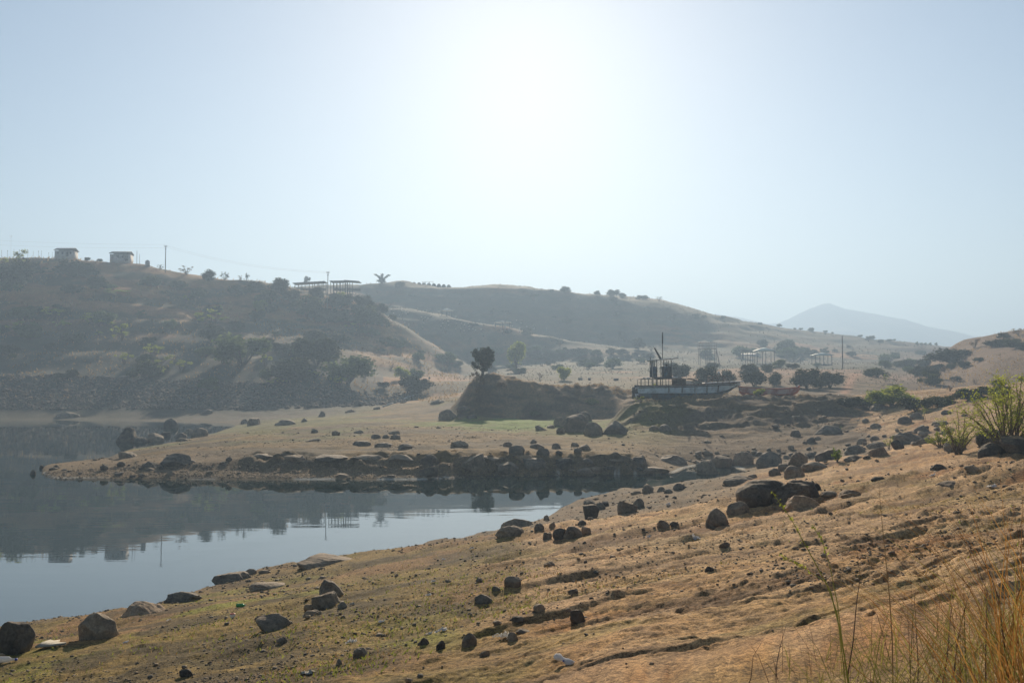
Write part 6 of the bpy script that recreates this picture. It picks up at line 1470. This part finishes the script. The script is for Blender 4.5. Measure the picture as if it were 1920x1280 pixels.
def bar_bottle():
    p = hit(1058, 1247, 5, 30); s = p.y/F; e = empty('crushed_bottle', (p.x, p.y+.03, p.z+.03), 0); rg = np.random.default_rng(2)
    prof = [(-20,0.5),(-19,7),(-15,9.5),(-10,9),(-6,6.5),(-1,5.5),(3,6.5),(7,8.5),(13,9),(18,8.5),(20,5),(20.5,.5)]; n_ = 16; V = []
    for (x, r) in prof:
        for k in range(n_):
            an = 2*math.pi*k/n_; cr = 1+.13*math.sin(5*an+x)*rg.uniform(.4, 1); px_ = x*s*1.02; V.append((px_, r*s*math.cos(an)*cr*1.0, r*s*.62*math.sin(an)*cr))
    R_ = Euler((0, math.radians(14), math.radians(-34))).to_matrix(); V = [(R_@Vector(v))[:] for v in V]
    Q = [(i*n_+k, i*n_+(k+1) % n_, (i+1)*n_+(k+1) % n_, (i+1)*n_+k) for i in range(len(prof)-1) for k in range(n_)]
    MB().add(V, Q).build('body', M['plastic_w'], e, True); q = MB(); c = R_@Vector((4*s, -6.6*s, .5*s)); q.box(c[:], (6*s, .8*s, 3*s), (.0, .2, -.5)); q.build('label_strip', M['blue_print'], e)
    meta(e, "flattened white plastic bottle on the pink rock at the bottom", "bottle")
    p = hit(945, 1196, 5, 40); s = p.y/F; m_ = MB(); rg = np.random.default_rng(6)
    for k in range(22):
        x0 = rg.uniform(-22, 14); y0 = rg.uniform(-6, 10); P = []; an = rg.uniform(-.5, .7)
        for j in range(5): P.append(((x0+j*3.4*math.cos(an))*s, (y0+j*3.4*math.sin(an)+rg.normal()*1.5)*s*1.4, (2+rg.uniform(0, 6))*s)); an += rg.normal()*.5
        m_.tube(P, [1.3*s, 1.1*s, .9*s, .7*s, .2*s], 5)
    o = m_.build('dried_root', M['canvas']); o.location = p; meta(o, "bleached tangle of dried root on the slope", "root")
bar_bottle()
LANDMARKS = [(42,1224,"the upright dark slab"),(195,1196,"the big brown boulder"),(452,1139,"the green bottle"),(520,1180,"the wedge shaped grey rock"),(625,1140,"the low boulder pile"),(657,1207,"the crumpled plastic bag"),
 (881,1212,"the dusty topped cobble"),(945,1196,"the dried root"),(1058,1247,"the flattened white bottle"),(1082,1170,"the black pointed rock"),(961,1100,"the black angular rock"),(957,1004,"the two long brown rocks"),(1060,1011,"the row of four stones"),
 (1107,972,"the angular black boulder"),(1175,961,"the brick shaped boulder"),(1242,994,"the tan wedge shaped rock"),(1342,988,"the two leaning boulders"),(1440,948,"the largest dark boulder"),(1328,1071,"the lens shaped stone"),(1590,932,"the flat pointed rock"),
 (1757,882,"the dark stones on red earth"),(1857,853,"the leafy shrub's boulders"),(620,1060,"the broad shore rock"),(1389,873,"the pale round boulders"),(1325,889,"the pyramid shaped boulder"),(1547,863,"the square edged boulder"),(1500,880,"the two stacked boulders"),(1645,857,"the red faced block"),(1700,832,"the bulky crest boulder"),(1571,866,"the little green plant"),
 (337,873,"the hunched boulder"),(238,829,"the cube shaped boulder"),(90,880,"the tip of the spit"),(375,819,"the hump backed boulder"),(590,860,"the long ledge of the spit"),(724,822,"the row of round stones"),(804,894,"the mushroom-like rock"),(890,884,"the faceted boulder"),(953,890,"the smooth round boulder"),(1007,840,"the loose trio of stones"),(1083,845,"the three stones near the ledge"),(1160,872,"the long ledge slab"),(1080,810,"the meadow cluster of boulders"),
 (1246,809,"the half buried pair"),(1490,818,"the round dark stone"),(1552,813,"the broad low rock"),(1695,790,"the grassy hollow"),(1640,800,"the hedge's left foot"),(1300,760,"the ferry"),(1450,760,"the red boat"),
 (14,540,"the bush at the left edge"),(130,522,"the wide bush below the sheds"),(180,547,"the round lone bush"),(388,530,"the compact skyline bush"),(486,592,"the upright yellow green bush"),(578,600,"the olive bush with a lit top"),(400,605,"the yellow green thicket"),(52,632,"the low thicket at the left"),(180,622,"the faint green thicket"),(450,680,"the huge dark thicket"),(590,680,"the round topped thicket"),(675,610,"the large greenish bush"),(752,712,"the small bush on the brown spur"),(270,650,"the middle of the shaded face"),(100,700,"the scree at the far left"),
 (838,582,"the upper white tent"),(942,604,"the lower white tent"),(1060,550,"the sprigged skyline bush"),(1150,557,"the biggest skyline bush"),(1127,641,"the lone valley tree"),(1171,642,"the round valley tree"),(1240,600,"the bend of the ridge"),(1000,600,"the middle of the far slope"),(1400,625,"the falling ridge"),(1580,660,"the tall bare pole"),(1735,650,"the row of five little trees"),(1328,665,"the viewing platform"),(1433,665,"the larger pavilion"),(1541,672,"the smaller pavilion"),(1495,674,"the playground slide"),
 (968,697,"the slender yellow green tree"),(905,702,"the tree on the bank"),(1058,713,"the smaller yellow green tree"),(1271,660,"the brightest globe lamp"),(1246,640,"the ferry's mast"),(1650,708,"the olive scrub"),(1732,706,"the valley bush pair"),(1790,676,"the long bush below the right hill"),(1885,640,"the top of the right hill"),(1860,700,"the right hill's terraces"),(1680,762,"the big hedge bush"),(50,472,"the left hilltop")]
ORD = ["closest", "second", "third", "fourth", "fifth", "sixth", "seventh", "eighth", "ninth", "tenth", "eleventh", "twelfth", "13th", "14th", "15th", "16th", "17th", "18th", "19th", "20th", "21st", "22nd", "23rd", "24th", "25th", "26th", "27th", "28th", "29th", "30th"]
def describe_repeats():
    B_ = {}
    for (o, px, py, lab, kind) in ITEMS:
        q = [(math.hypot(px-a, (py-b)*1.6), a, b, nm) for a, b, nm in LANDMARKS]; dd, a, b, nm = min(q); dx, dy = px-a, (py-b)*1.6
        dr = ("right of" if dx > 0 else "left of") if abs(dx) > abs(dy) else ("in front of" if dy > 0 else "behind")
        noun = lab.split(",")[0].split(" in the ")[0].split(" lying ")[0].split(" on the ")[0].split(" among ")[0]
        B_.setdefault((noun, dr, nm), []).append((dd, o))
    for (noun, dr, nm), L in B_.items():
        for i, (dd, o) in enumerate(sorted(L, key=lambda k: k[0])): o['label'] = ' '.join(((noun if len(L) == 1 else ORD[min(i, 29)]+" "+noun)+" "+dr+" "+nm).split()[:16])
describe_repeats()
print("objects done")

# ------------------------------------------------------------------ haze
def build_haze():
    m = bpy.data.materials.new("haze"); m.use_nodes = True; n = m.node_tree.nodes; l = m.node_tree.links; n.clear()
    o = n.new('ShaderNodeOutputMaterial'); v = n.new('ShaderNodeVolumePrincipled')
    v.inputs['Color'].default_value = (0.47, 0.66, 0.90, 1); v.inputs['Density'].default_value = HAZE_DENSITY
    v.inputs['Anisotropy'].default_value = 0.36
    l.new(v.outputs[0], o.inputs['Volume'])
    x0, x1, y0, y1, z0, z1 = -1500, 2500, -400, 2480, -8, 172
    V = [(x0,y0,z0),(x1,y0,z0),(x1,y1,z0),(x0,y1,z0),(x0,y0,z1),(x1,y0,z1),(x1,y1,z1),(x0,y1,z1)]
    Q = [(0,3,2,1),(4,5,6,7),(0,1,5,4),(1,2,6,5),(2,3,7,6),(3,0,4,7)]
    meta(link("haze", np_mesh("haze", V, Q), m), kind="stuff")
build_haze()
